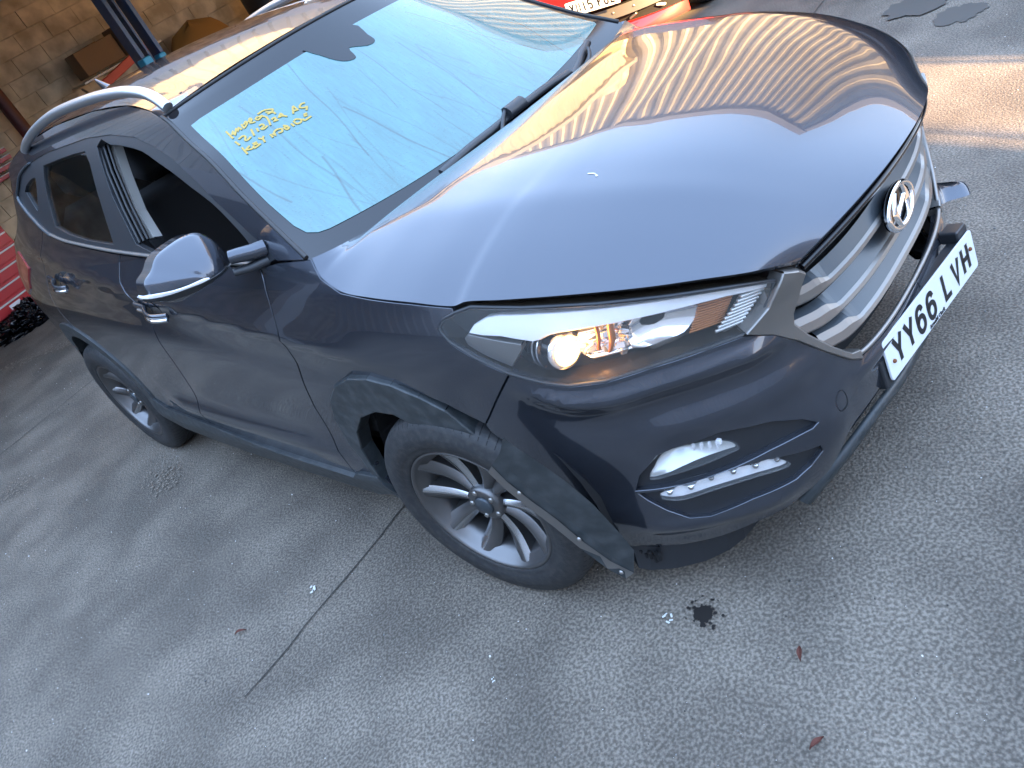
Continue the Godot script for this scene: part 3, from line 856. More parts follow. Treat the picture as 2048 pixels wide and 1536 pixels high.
	grid(mb, func(a: float, h: float) -> Vector3: return Vector3(-2.62 - 0.10 * h - 0.07 * (1.0 - h) * cos(a) - 0.01 * h * cos(a), 1.665 + 0.075 * h, 0.022 * (1.0 - h * 0.8) * sin(a)), 0.0, TAU, 16, 0.0, 1.0, 5, 1.0)
	obj("aerial_fin", mb, M.paint, car)

	# --- flanks
	for sd: float in [1.0, -1.0]:
		var f := func(u: float, y: float) -> Vector3: return skin(u, y, flank_off(u, y), sd)
		mb = Mb.new()
		var wing := cat([shut.slice(0, 7), lamp[2], lamp[1], lamp[0], lamp[18], lamp[17], lamp[16], wshut.slice(1, 4), Vector2(0.436, 0.758), Vector2(0.319, 0.815), Vector2(0.25, 0.81), Vector2(0.13, 0.80), Vector2(0.0, 0.745), Vector2(-0.08, 0.67), Vector2(-0.13, 0.59), Vector2(-0.15, 0.5), Vector2(-0.13, 0.39), Vector2(-0.1, 0.31), Vector2(-0.296, 0.33), rev(df).slice(1), wtip])
		panel(mb, wing, f, 0.022, sd, 0.014, 0.0034)
		obj("front_wing", mb, M.paint, car)
		mb = Mb.new()
		var fdoor := cat([df, Vector2(-0.8, 0.352), dm.slice(dm.size() - 1), rev(dm).slice(1), Vector2(-0.843, 1.167), Vector2(-0.457, 1.148)])
		panel(mb, fdoor, f, 0.025, sd, 0.014, 0.0042)
		var fd := obj("front_door", mb, M.paint, car)
		mb = Mb.new()
		var dr_shut := PackedVector2Array([Vector2(-2.144, 1.299), Vector2(-2.271, 1.192), Vector2(-2.318, 1.102), Vector2(-2.322, 1.017), Vector2(-2.30, 0.90), Vector2(-2.26, 0.83)])
		var rdoor := cat([dm, Vector2(-1.6, 0.390), Vector2(-1.80, 0.400), Vector2(-1.905, 0.44), arc(rear_c, 0.50, 8.0, 73.0, 12), rev(dr_shut), Vector2(-2.024, 1.268), Vector2(-1.853, 1.242), Vector2(-1.644, 1.223), Vector2(-1.413, 1.204)])
		panel(mb, rdoor, f, 0.025, sd, 0.014, 0.0042)
		var rd := obj("rear_door", mb, M.paint, car)
		mb = Mb.new()
		var quarter := cat([sedge, redge, tail, arc(rear_c, 0.50, 160.0, 74.0, 14), rev(dr_shut), dlo.slice(17, 19), rev(dlo.slice(0, 17)), Vector2(-0.09, 1.152), wtip.slice(1, 2), Vector2(0.062, 1.152)])
		panel(mb, quarter, f, 0.025, sd, 0.014, 0.002)
		obj("body_side", mb, M.paint, car)
		# dark window frames with the glass
		mb = Mb.new()
		panel(mb, dlo, func(u: float, y: float) -> Vector3: return skin(u, y, 0.004, sd), 0.03, sd, 0.02, 0.001, 0.002, 99.0, [wf, wr, wq])
		obj("window_frame", mb, M.black_plastic, car)
		for k in 2:
			mb = Mb.new()
			panel(mb, [wr, wq][k], func(u: float, y: float) -> Vector3: return skin(u, y, 0.012, sd), 0.08, sd, 0.0)
			obj("window", mb, M.window, rd if k == 0 else car)
		if sd < 0.0:
			mb = Mb.new()
			panel(mb, wf, func(u: float, y: float) -> Vector3: return skin(u, y, 0.012, sd), 0.08, sd, 0.0)
			obj("window", mb, M.window, fd)
		# belt moulding: a rounded rubber strip, and the bright strip round the quarter light
		mb = Mb.new()
		var bl := PackedVector3Array()
		for p in smooth_poly(dlo.slice(20, 28), false, 5): bl.append(skin(p.x, p.y + 0.010, -0.004, sd))
		tube(mb, bl, 0.009, 8, -1.0, 0.6)
		obj("belt_strip", mb, M.satin_dark, car)
		mb = Mb.new()
		var ql := PackedVector3Array()
		for p in smooth_poly(dlo.slice(12, 21), false, 5): ql.append(skin(p.x + 0.006, p.y + 0.004, -0.002, sd))
		tube(mb, ql, 0.010, 8, -1.0, 0.5)
		obj("quarter_strip", mb, M.gunmetal, car)
		# sill
		mb = Mb.new()
		var sill := cat([P2([-0.10, 0.30, -0.135, 0.385, -0.25, 0.375, -0.30, 0.345]), Vector2(-0.8, 0.362), Vector2(-1.333, 0.400), Vector2(-1.8, 0.412), Vector2(-1.93, 0.44), Vector2(-1.96, 0.30), Vector2(-1.9, 0.235), Vector2(-1.0, 0.225), Vector2(-0.3, 0.22)])
		panel(mb, sill, func(u: float, y: float) -> Vector3: return skin(u, y, -0.006 - 0.012 * bump(y, 0.36, 0.06), sd), 0.04, sd, 0.05)
		obj("sill", mb, M.trim_plastic, car)
		# rear arch trim and wheel housings
		mb = Mb.new()
		var rt := cat([arc(rear_c, 0.505, -5.0, 185.0, 30), arc(rear_c, 0.425, 185.0, -5.0, 30)])
		panel(mb, rt, func(u: float, y: float) -> Vector3: return skin(u, y, -0.008, sd), 0.03, sd, 0.05)
		obj("rear_arch_trim", mb, M.trim_plastic, car)
		for k in 2:
			mb = Mb.new()
			var cx: float = 0.0 if k == 0 else -2.70
			for i in 20:
				var a0 := deg_to_rad(-10.0 + 200.0 * i / 20); var a1 := deg_to_rad(-10.0 + 200.0 * (i + 1) / 20)
				var R := 0.43
				var c := Vector3(cx, 0.36, 0)
				var z0 := 0.835 * sd if k == 0 else 0.82 * sd; var z1 := 0.5 * sd
				var d0 := Vector3(cos(a0), sin(a0), 0) * R; var d1 := Vector3(cos(a1), sin(a1), 0) * R
				mb.quad(c + d0 + Vector3(0, 0, z0), c + d1 + Vector3(0, 0, z0), c + d1 + Vector3(0, 0, z1), c + d0 + Vector3(0, 0, z1), -d0)
				mb.flat(c + Vector3(0, 0, z1), c + d0 + Vector3(0, 0, z1), c + d1 + Vector3(0, 0, z1))
			obj("wheel_housing", mb, M.dark, car)
		# tail lamp
		mb = Mb.new()
		panel(mb, P2([-2.60, 1.13, -2.80, 1.20, -2.91, 1.17, -2.955, 1.09, -2.95, 1.0, -2.86, 0.985, -2.72, 1.03]), func(u: float, y: float) -> Vector3: return skin(u, y, -0.006, sd), 0.03, sd, 0.02)
		obj("tail_lamp", mb, M.tail_red, car)
		if sd > 0.0: handles(fd, rd)
	# back of the car
	mb = Mb.new()
	var back := PackedVector3Array()
	for p in cat([redge.slice(7), tail]): back.append(skin(p.x, p.y))
	var bt := params(back)
	grid(mb, func(s: float, t: float) -> Vector3:
		var e := along(back, bt, t)
		return Vector3(e.x - 0.22 * (1.0 - pow(absf(s), 3.0)), e.y + (0.045 * (1.0 - s * s) if t < 0.05 else 0.0), e.z * s), -1.0, 1.0, 30, 0.0, 1.0, 24, 1.0)
	obj("tailgate", mb, M.paint, car)
	mb = Mb.new()
	box(mb, Vector3(-1.45, 0.24, 0), Vector3(3.6, 0.06, 1.56))
	box(mb, Vector3(-0.02, 0.42, 0), Vector3(0.75, 0.4, 0.9))
	box(mb, Vector3(-2.9, 0.42, 0), Vector3(1.0, 0.4, 0.9))
	obj("underbody", mb, M.dark, car)
	front_end(lamp, satin, wshut, bedge, bbot)
	arch_damage()
	for w in [[Vector3(0, 0.345, 0.80), 1.0, 0.09], [Vector3(-2.70, 0.345, 0.755), 1.0, 0.0], [Vector3(0, 0.44, -0.80), -1.0, 0.09], [Vector3(-2.70, 0.44, -0.755), -1.0, 0.0]]:
		wheel(w[0], w[1], w[2])
	mirror()
	cabin()

func mist_material() -> StandardMaterial3D:
	var W := 1024; var H := 512
	var im := Image.create(W, H, false, Image.FORMAT_RGB8)
	var hm := Image.create(W, H, false, Image.FORMAT_RGB8)
	var nz := FastNoiseLite.new(); nz.seed = 11; nz.frequency = 0.01; nz.fractal_octaves = 5
	var nf := FastNoiseLite.new(); nf.seed = 12; nf.frequency = 0.12; nf.fractal_octaves = 2
	var base := PackedFloat32Array(); base.resize(W * H)
	for y in H:
		for x in W:
			# faint rivulets run down the glass: stretch the noise along v
			base[y * W + x] = 0.94 + 0.10 * nz.get_noise_2d(x * 1.0, y * 0.35) + 0.05 * nf.get_noise_2d(x * 1.0, y * 0.18)
	var r := RandomNumberGenerator.new(); r.seed = 99
	for k in 74:
		var x := r.randf_range(0, W); var y := r.randf_range(20, H * 0.75)
		var len := r.randf_range(60, 380); var slant := r.randf_range(-0.55, 0.25); var wd := r.randf_range(1.0, 2.8)
		var dark := r.randf_range(0.10, 0.34) if k % 4 == 0 else r.randf_range(0.04, 0.13)
		var ph := r.randf_range(0, 10)
		for i in int(len):
			var cx := x + slant * i + 3.0 * sin(i * 0.03 + ph); var cy := y + i
			if cy >= H: break
			for o in range(-4, 5):
				var px := int(cx) + o
				if px < 0 or px >= W: continue
				var q := absf(px - cx) / wd
				if q < 1.6: base[int(cy) * W + px] -= dark * exp(-q * q)
	var bumpv := PackedFloat32Array(); bumpv.resize(W * H)
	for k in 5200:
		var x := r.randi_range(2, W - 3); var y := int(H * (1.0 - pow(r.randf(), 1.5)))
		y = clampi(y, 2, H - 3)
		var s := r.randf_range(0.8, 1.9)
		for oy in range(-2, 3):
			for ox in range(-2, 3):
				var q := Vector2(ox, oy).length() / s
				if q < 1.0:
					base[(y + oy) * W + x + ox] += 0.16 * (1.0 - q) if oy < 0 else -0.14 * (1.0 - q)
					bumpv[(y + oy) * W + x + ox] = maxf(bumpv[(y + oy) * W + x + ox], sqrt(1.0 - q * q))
	for y in H:
		for x in W:
			var b := clampf(base[y * W + x], 0.0, 1.3)
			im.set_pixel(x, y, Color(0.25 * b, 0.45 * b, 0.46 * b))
			var h := bumpv[y * W + x]
			hm.set_pixel(x, y, Color(h, h, h))
	var m := mat("misted_glass", Color.WHITE, 0.25, 0.0, 1.0, 0.02)
	m.albedo_texture = ImageTexture.create_from_image(im)
	m.heightmap_enabled = true
	m.heightmap_texture = ImageTexture.create_from_image(hm)
	m.heightmap_scale = 0.06
	m.uv1_scale = Vector3(0.5, -1, 1); m.uv1_offset = Vector3(0.5, 1, 0)
	return m

func wipers() -> void:
	for k in 2:
		var root := Node3D.new()
		add_named(root, "wiper", car)
		var pts := P2([0.405,0.027,0.234,0.05,0.031,0.057,-0.113,0.06,-0.295,0.054,-0.457,0.03]) if k == 0 else P2([-0.461,0.009,-0.526,0.02,-0.609,0.042,-0.717,0.061])
		pts = smooth_poly(pts, false, 4)
		var mb := Mb.new()
		var p3 := PackedVector3Array(); var p4 := PackedVector3Array()
		for p in pts:
			p3.append(screen(p.x, p.y, 0.024)); p4.append(screen(p.x, p.y, 0.008))
		tube(mb, p3, 0.014, 8, -1.0, 0.55, Vector3(0.7, 0.7, 0))
		obj("wiper_blade", mb, M.black_plastic, root)
		mb = Mb.new()
		tube(mb, p4, 0.004, 6, -1.0, 2.2, Vector3(0.7, 0.7, 0))
		obj("wiper_rubber", mb, M.rubber, root)
		mb = Mb.new()
		var arm := P2([0.108,-0.008,0.031,0.049,-0.016,0.076,-0.061,0.086]) if k == 0 else P2([-0.47,-0.003,-0.543,-0.011,-0.613,0.014,-0.645,0.037])
		var pa := PackedVector3Array()
		for p in smooth_poly(arm, false, 4): pa.append(screen(p.x, p.y, 0.040))
		tube(mb, pa, 0.007, 8, -1.0, 0.6, Vector3(0.7, 0.7, 0))
		if k == 0:
			var c := PackedVector3Array()
			for i in 9: c.append(screen(lerpf(-0.02, -0.125, i / 8.0), 0.066, 0.036))
			tube(mb, c, 0.024, 10, -1.0, 0.7, Vector3(0.7, 0.7, 0))
		obj("wiper_arm", mb, M.black_plastic, root)
	var w := Mb.new()
	var low := PackedVector3Array()
	for p in smooth_poly(P2([0.10, -0.004, 0.2, -0.01, 0.33, -0.02]), false, 4): low.append(screen(p.x, p.y, 0.022))
	tube(w, low, 0.007, 8)
	obj("wiper_linkage", w, M.black_plastic, car)

func handles(fd: Node3D, rd: Node3D) -> void:
	for k in 2:
		var c := Vector2(-1.02, 1.003) if k == 0 else Vector2(-2.06, 1.082)
		var root: Node3D = fd if k == 0 else rd
		var mb := Mb.new()
		var pl := PackedVector3Array()
		for i in 15:
			var t := i / 14.0
			var u := lerpf(-0.125, 0.135, t)
			var bow := sin(PI * clampf((t - 0.28) / 0.72, 0.0, 1.0)) * 0.028
			pl.append(skin(c.x + u, c.y - 0.118 * u + 0.006, -0.010 - bow, 1.0))
		tube(mb, pl, 0.016, 10, 0.011, 0.62, Vector3(0, 0, 1))
		obj("handle", mb, M.paint, root)
		mb = Mb.new()
		var pl2 := PackedVector3Array()
		for i in 15:
			var t := i / 14.0
			var u := lerpf(-0.10, 0.138, t)
			var bow := sin(PI * clampf((t - 0.28) / 0.72, 0.0, 1.0)) * 0.028
			pl2.append(skin(c.x + u, c.y - 0.118 * u - 0.005, -0.016 - bow, 1.0))
		tube(mb, pl2, 0.0075, 8)
		obj("handle_strip", mb, M.chrome, root)
		mb = Mb.new()
		panel(mb, smooth_poly(cat([arc(c + Vector2(0.02, -0.005), 0.045, 0, 330, 11)]), true, 2), func(u: float, y: float) -> Vector3: return skin(u, y, flank_off(u, y) - 0.0015 + 0.022 * maxf(0.0, 1.0 - (Vector2(u, y) - c - Vector2(0.02, -0.005)).length() / 0.045), 1.0), 0.012, 1.0, 0.0)
		obj("handle_cup", mb, M.dark, root)

func mirror() -> void:
	var root := Node3D.new()
	add_named(root, "wing_mirror", car)
	var outl := smooth_poly(P2([1.267,1.095,1.279,1.066,1.302,1.032,1.308,0.983,1.307,0.939,1.3,0.909,1.283,0.887,1.254,0.87,1.221,0.864,1.203,0.862,1.177,0.865,1.165,0.877,1.16,0.924,1.164,1.006,1.173,1.056,1.2,1.092,1.22,1.11,1.246,1.107]), true, 4)   # (y, z)
	var c := Vector2(1.196, 0.965)
	var x0 := -0.56
	var f := func(k: float, r: float) -> Vector3:
		var i := fposmod(k, outl.size()); var a := outl[int(i) % outl.size()]; var b := outl[(int(i) + 1) % outl.size()]
		var p := a.lerp(b, i - int(i))
		var q := c + (p - c) * minf(r, 1.0)
		return Vector3(x0 + 0.085 * (1.0 - pow(clampf(r, 0.0, 1.0), 1.8)) - maxf(0.0, r - 1.0) * 0.6, q.x, q.y)
	var mb := Mb.new()
	grid(mb, f, 0.0, outl.size(), outl.size(), 0.02, 1.0, 14, 1.0)
	grid(mb, func(k: float, r: float) -> Vector3: return (f.call(k, 1.0) as Vector3) + Vector3(-0.055 * r, 0, 0), 0.0, outl.size(), outl.size(), 0.0, 1.0, 2, 1.0)
	obj("mirror_cap", mb, M.paint, root)
	mb = Mb.new()
	for i in outl.size():
		var a := outl[i]; var b := outl[(i + 1) % outl.size()]
		mb.flat(Vector3(x0 - 0.05, c.x, c.y), Vector3(x0 - 0.05, a.x, a.y), Vector3(x0 - 0.05, b.x, b.y), Vector3.LEFT)
	obj("mirror_glass", mb, M.chrome, root)
	# surface of the cap at (y, z)
	var cap := func(y: float, z: float, h: float) -> Vector3:
		var best := 1.0
		var d := Vector2(y, z) - c
		for i in outl.size():
			var a := outl[i] - c; var b := outl[(i + 1) % outl.size()] - c
			var den := d.cross(b - a)
			if absf(den) < 1e-9: continue
			var s := a.cross(b - a) / den
			var t := a.cross(d) / den
			if s > 0.0 and t >= -0.001 and t <= 1.001: best = 1.0 / s
		var q := minf(best, 0.999)
		return Vector3(x0 + 0.085 * (1.0 - pow(q, 1.8)) + h, y, z)
	mb = Mb.new()
	panel(mb, smooth_poly(P2([1.244,1.132,1.234,1.121,1.226,1.1,1.213,1.064,1.206,1.027,1.203,0.993,1.196,0.978,1.197,1.003,1.202,1.033,1.208,1.073,1.219,1.106,1.234,1.129]), true, 2), func(y: float, z: float) -> Vector3: return cap.call(y, z, 0.0025), 0.012, 1.0, 0.003)
	obj("indicator", mb, M.lamp_white, root)
	mb = Mb.new()
	panel(mb, P2([1.231,1.127,1.216,1.103,1.205,1.07,1.199,1.03,1.193,0.975,1.19,0.933,1.188,0.901,1.18,0.897,1.176,0.949,1.18,1.028,1.189,1.077,1.215,1.112]), func(y: float, z: float) -> Vector3: return cap.call(y, z, 0.0015), 0.012, 1.0, 0.003)
	obj("mirror_base", mb, M.black_plastic, root)
	mb = Mb.new()
	tube(mb, P3([-0.50, 1.205, 0.885, -0.485, 1.200, 0.865, -0.47, 1.190, 0.835, -0.455, 1.182, 0.80]), 0.024, 12, 0.030, 0.8)
	obj("mirror_arm", mb, M.paint, root)
	mb = Mb.new()
	tube(mb, P3([-0.50, 1.165, 0.90, -0.48, 1.155, 0.86, -0.455, 1.15, 0.81]), 0.018, 12, 0.026, 0.6)
	obj("mirror_foot", mb, M.black_plastic, root)

# number strokes in a box 0..w by 0..1
func stroke_chars() -> Dictionary:
	return {
		"Y": [[0, 1, 0.5, 0.45, 0.5, 0], [1, 1, 0.5, 0.45]],
		"6": [[0.92, 0.80, 0.80, 0.95, 0.55, 1.0, 0.25, 0.95, 0.06, 0.75, 0.02, 0.40, 0.08, 0.15, 0.30, 0.0, 0.60, 0.0, 0.88, 0.10, 0.97, 0.30, 0.88, 0.50, 0.60, 0.60, 0.30, 0.57, 0.06, 0.42]],
		"L": [[0.05, 1, 0.05, 0.0, 0.95, 0.0]],
		"V": [[0, 1, 0.5, 0.02, 1, 1]],
		"H": [[0.05, 1, 0.05, 0], [0.95, 1, 0.95, 0], [0.05, 0.52, 0.95, 0.52]],
		"N": [[0.05, 0, 0.05, 1, 0.95, 0, 0.95, 1]],
		"1": [[0.5, 0, 0.5, 1]],
		"5": [[0.9, 1, 0.12, 1, 0.08, 0.55, 0.5, 0.62, 0.85, 0.5, 0.95, 0.28, 0.8, 0.05, 0.45, 0.0, 0.08, 0.1]],
		"F": [[0.08, 0, 0.08, 1, 0.95, 1], [0.08, 0.52, 0.8, 0.52]],
		"U": [[0.05, 1, 0.05, 0.22, 0.3, 0.0, 0.7, 0.0, 0.95, 0.22, 0.95, 1]],
	}

func plate(called: String, text: String, at: Transform3D, parent: Node3D, small: String) -> Node3D:
	var root := Node3D.new()
	add_named(root, called, parent)
	root.transform = at
	var mb := Mb.new()
	var half := Vector2(0.26, 0.0555)
	var outline := PackedVector2Array()
	for q in 4:
		var cc := Vector2((half.x - 0.009) * (1 if q == 0 or q == 3 else -1), (half.y - 0.009) * (1 if q < 2 else -1))
		outline.append_array(arc(cc, 0.009, q * 90.0, q * 90.0 + 90.0, 4))
	panel(mb, outline, func(a: float, b: float) -> Vector3: return Vector3(a, b, 0.003), 0.2, 1.0, 0.004, 0.0, 0.0008)
	obj("plate_sheet", mb, M.plate_white, root)
	var chars := stroke_chars()
	var f := func(a: float, b: float, h: float) -> Vector3: return Vector3(a, b, 0.0035 + h)
	var x := -0.224
	for ch in text:
		if ch == " ":
			x += 0.033
			continue
		var m := Mb.new()
		for st in chars[ch]:
			var p := P2(st)
			for i in p.size(): p[i] = Vector2(x + 0.007 + p[i].x * 0.036, -0.0325 + p[i].y * 0.065)
			if p.size() > 4: p = smooth_poly(p, false, 3)
			elif p.size() >= 2:
				p[0] += (p[0] - p[1]).normalized() * 0.004 if ch != "V" else Vector2.ZERO
			ribbon(m, p, 0.0135, f, Vector3.BACK, 0.0006)
		obj("character", m, M.plate_ink, root)
		x += 0.061
	if small:
		var tm := TextMesh.new()
		var sf := SystemFont.new()
		sf.font_names = PackedStringArray(["Droid Sans"]); sf.font_weight = 700
		tm.font = sf; tm.font_size = 32; tm.text = small; tm.pixel_size = 0.00046; tm.depth = 0.001
		var o := MeshInstance3D.new()
		o.mesh = tm; o.material_override = M.plate_ink
		add_named(o, "dealer_name", root)
		o.position = Vector3(-0.002, -0.0475, 0.004)
	return root

func front_end(lamp: PackedVector2Array, satin: PackedVector2Array, wshut: PackedVector2Array, bedge: PackedVector2Array, bbot: PackedVector2Array) -> void:
	var fog_i := P2([0.805,0.45,0.827,0.504,0.873,0.558,0.904,0.568,0.994,0.578,1.085,0.551,1.14,0.517,1.169,0.486,1.155,0.476,1.069,0.475,1.002,0.465,0.904,0.454,0.827,0.452]); var drl_i := P2([0.808,0.443,0.825,0.445,0.854,0.447,0.905,0.459,1.001,0.464,1.065,0.452,1.104,0.435,1.137,0.422,1.163,0.418,1.167,0.394,1.141,0.364,1.105,0.348,1.016,0.35,0.928,0.338,0.888,0.345,0.854,0.377,0.822,0.419])
	var cap := P2([1.213,0.508,1.226,0.525,1.239,0.516,1.243,0.491,1.238,0.473,1.221,0.472,1.213,0.488])
	var fog := smooth_poly(P2([0.844,0.48,0.862,0.513,0.882,0.544,0.91,0.556,0.963,0.554,0.998,0.54,1.014,0.525,1.018,0.509,1.003,0.505,0.944,0.494,0.878,0.483]), true, 2); var drl := smooth_poly(P2([0.852,0.427,0.902,0.446,0.952,0.452,1,0.454,1.032,0.452,1.063,0.441,1.088,0.424,1.1,0.404,1.088,0.399,1.041,0.41,0.992,0.414,0.943,0.412,0.893,0.404,0.861,0.411]), true, 2)
	# bumper skin, both halves
	var mb := Mb.new()
	var outline := cat([lamp[16], lamp[15], lamp[14], lamp[13], lamp[12], lamp[11], lamp[10], satin[17], satin[16], satin[15], satin[14], satin[13], Vector2(1.40, 0.545), Vector2(1.5708, 0.542), Vector2(1.5708, 0.425), Vector2(1.45, 0.425), rev(bbot), rev(bedge), wshut[3], wshut[2], wshut[1]])
	for sd: float in [1.0, -1.0]:
		var f := func(u: float, y: float) -> Vector3:
			var o := bumper_off(u, y)
			if sd < 0.0: o -= 0.045 * smoothstep(1.25, 0.6, u)
			return skin(u, y, o, sd)
		panel(mb, outline, f, 0.018, sd, 0.02, 0.0022, 0.003, 1.569, [fog_i, drl_i])
	var bumper := obj("front_bumper", mb, M.paint, car)
	for sd: float in [1.0, -1.0]:
		var lift := 0.045 if sd < 0.0 else 0.0
		mb = Mb.new()
		panel(mb, fog_i, func(u: float, y: float) -> Vector3: return skin(u, y, bumper_off(u, y) + 0.014 - lift * smoothstep(1.25, 0.6, u), sd), 0.03, sd, 0.01, 0.0, 0.001, 99.0, [fog] if sd > 0.0 else [])
		obj("fog_lamp_surround", mb, M.black_plastic, bumper)
		mb = Mb.new()
		panel(mb, drl_i, func(u: float, y: float) -> Vector3: return skin(u, y, bumper_off(u, y) + 0.012 - lift * smoothstep(1.25, 0.6, u), sd), 0.03, sd, 0.01, 0.0, 0.001, 99.0, [drl] if sd > 0.0 else [])
		obj("lower_surround", mb, M.black_plastic, bumper)
	# fog lamp and daytime lamp
	mb = Mb.new()
	panel(mb, fog, func(u: float, y: float) -> Vector3:
		var q := ((Vector2(u, y) - Vector2(0.93, 0.525)) / Vector2(0.10, 0.045)).length()
		return skin(u, y, bumper_off(u, y) + 0.016 + 0.04 * maxf(0.0, 1.0 - q), 1.0), 0.008, 1.0, 0.0)
	var fl := obj("fog_lamp", mb, M.fog_back, car)
	mb = Mb.new()
	for k in 4: box(mb, skin(0.945 + 0.014 * k, 0.548 - 0.004 * k, bumper_off(0.95, 0.54) + 0.014), Vector3(0.004, 0.02, 0.012), 0.001)
	box(mb, skin(0.99, 0.545, bumper_off(0.99, 0.54) + 0.010), Vector3(0.012, 0.014, 0.010), 0.002)
	obj("lamp_fins", mb, M.lamp_white, fl)
	mb = Mb.new()
	panel(mb, fog, func(u: float, y: float) -> Vector3: return skin(u, y, bumper_off(u, y) + 0.006, 1.0), 0.03, 1.0, 0.008)
	obj("lens", mb, M.clear, fl)
	mb = Mb.new()
	panel(mb, drl, func(u: float, y: float) -> Vector3: return skin(u, y, bumper_off(u, y) + 0.016, 1.0), 0.02, 1.0, 0.0)
	var dl := obj("daytime_lamp", mb, M.lamp_white, car)
	for k in 6:
		var u := 0.872 + 0.042 * k
		var yc := 0.4265 + 0.006 * sin(k * 0.7) + (0.012 if k > 1 else 0.0) - (0.004 * maxi(0, k - 3))
		var m := Mb.new()
		for e in [[Vector2(-0.018, 0.012), Vector2(0.0, 0.004)], [Vector2(0.018, 0.012), Vector2(0.0, 0.004)], [Vector2(-0.018, -0.014), Vector2(0.0, -0.006)], [Vector2(0.018, -0.014), Vector2(0.0, -0.006)]]:
			var p0: Vector2 = Vector2(u, yc) + e[0]; var p1: Vector2 = Vector2(u, yc) + e[1]
			m.flat(skin(p0.x, p0.y, bumper_off(u, yc) + 0.0150), skin(p1.x, p1.y, bumper_off(u, yc) + 0.006), skin(u, p0.y, bumper_off(u, yc) + 0.0150), Vector3(0.6, 0.1, 0.8))
		obj("lamp_facet", m, M.lamp_chrome, dl)
		m = Mb.new()
		lathe(m, P2([0.0, 0.007, 0.004, 0.006, 0.0065, 0.003, 0.007, 0.0]), skin(u, yc - 0.001, bumper_off(u, 0.43) + 0.013), Basis(Vector3(0, 1, 0).cross(Vector3(0.62, 0, 0.78)), Vector3(0.62, 0, 0.78), Vector3(0, 1, 0)), 14)
		obj("lamp_dot", m, M.satin, dl)
	mb = Mb.new()
	panel(mb, drl, func(u: float, y: float) -> Vector3: return skin(u, y, bumper_off(u, y) + 0.003, 1.0), 0.03, 1.0, 0.008)
	obj("lens", mb, M.clear, dl)
	# towing-eye cap: a disc with a dark seam round it
	mb = Mb.new()
	var cs := smooth_poly(cap, true, 3)
	for i in cs.size():
		var a := cs[i]; var b := cs[(i + 1) % cs.size()]
		var m0 := Vector2(1.222, 0.505)
		mb.quad(skin(a.x, a.y, bumper_off(a.x, a.y) - 0.0012), skin(b.x, b.y, bumper_off(b.x, b.y) - 0.0012), skin(lerpf(b.x, m0.x, 0.09), lerpf(b.y, m0.y, 0.09), bumper_off(b.x, b.y) - 0.0012), skin(lerpf(a.x, m0.x, 0.09), lerpf(a.y, m0.y, 0.09), bumper_off(a.x, a.y) - 0.0012), Vector3.RIGHT)
	obj("towing_cap_seam", mb, M.black_plastic, bumper)
	# lower lip blade hanging below
	mb = Mb.new()
	var lp := P2([1.127,0.216,1.161,0.254,1.213,0.289,1.29,0.326,1.368,0.337,1.474,0.318,1.551,0.315])
	var pl := PackedVector3Array()
	for p in smooth_poly(cat([lp, Vector2(1.70, 0.31), Vector2(1.85, 0.30)]), false, 4): pl.append(skin(p.x, p.y + 0.012, 0.004))
	tube(mb, pl, 0.010, 10, -1.0, 2.2)
	obj("lower_lip", mb, M.trim_plastic, car)
	mb = Mb.new()
	var pl2 := PackedVector3Array()
	for p in smooth_poly(cat([Vector2(1.20, 0.315), Vector2(1.30, 0.355), Vector2(1.40, 0.368), Vector2(1.55, 0.36), Vector2(1.8, 0.36)]), false, 4): pl2.append(skin(p.x, p.y, 0.03))
	tube(mb, pl2, 0.006, 8)
	obj("intake_edge", mb, M.black_plastic, car)
	# torn left corner of the bumper
	mb = Mb.new()
	var tear := func(a: float, b: float) -> Vector3: return Vector3(0.80 + 0.08 * a - 0.04 * b + 0.010 * sin(a * 9.0), 0.40 + 0.09 * b * (1.0 - 0.5 * a) - 0.02 * a, -0.62 - 0.13 * a - 0.03 * sin(b * 3.0))
	grid(mb, tear, 0.0, 1.0, 10, 0.0, 1.0, 8, 1.0)
	obj("torn_corner", mb, M.paint, bumper, "torn bumper corner bent outwards")
	grille(satin)
	headlamp(lamp, 1.0)
	headlamp(lamp, -1.0)
	# number plate on its bracket
	var yaw := -0.128; var tilt := 0.125
	var e := Vector3(sin(yaw), 0, cos(yaw)); var u := Vector3(-sin(tilt), cos(tilt), 0).normalized()
	var rx := -e; var nz := rx.cross(u).normalized(); u = nz.cross(rx)
	# nz points away from the car
	if nz.x < 0.0: nz = -nz
	var pt := Transform3D(Basis(-e, u, (-e).cross(u)), Vector3(0.974, 0.480, 0.0))
	var pr := plate("number_plate", "YY66 LVH", pt, car, "Arnold Clark")
	for sx in [-0.235, 0.232]:
		mb = Mb.new()
		lathe(mb, P2([0.0, 0.006, 0.004, 0.0055, 0.0055, 0.003, 0.0055, 0.0]), Vector3(sx, -0.012 if sx < 0.0 else 0.012, 0.0035), Basis(Vector3.RIGHT, PI / 2), 12)
		obj("screw", mb, M.rust, pr)
	mb = Mb.new()
	box(mb, Vector3(0.0, 0.005, -0.022), Vector3(0.50, 0.085, 0.04), 0.006)
	box(mb, Vector3(-0.262, -0.028, -0.035), Vector3(0.035, 0.085, 0.06), 0.005)
	box(mb, Vector3(0.235, 0.06, -0.03), Vector3(0.06, 0.035, 0.05), 0.006)
	obj("plate_bracket", mb, M.black_plastic, pr)
	mb = Mb.new()
	box(mb, Vector3(0.0, -0.075, -0.05), Vector3(0.028, 0.03, 0.002), 0.0, Basis(Vector3.BACK, 0.6))
	obj("loose_tag", mb, M.chrome, pr)

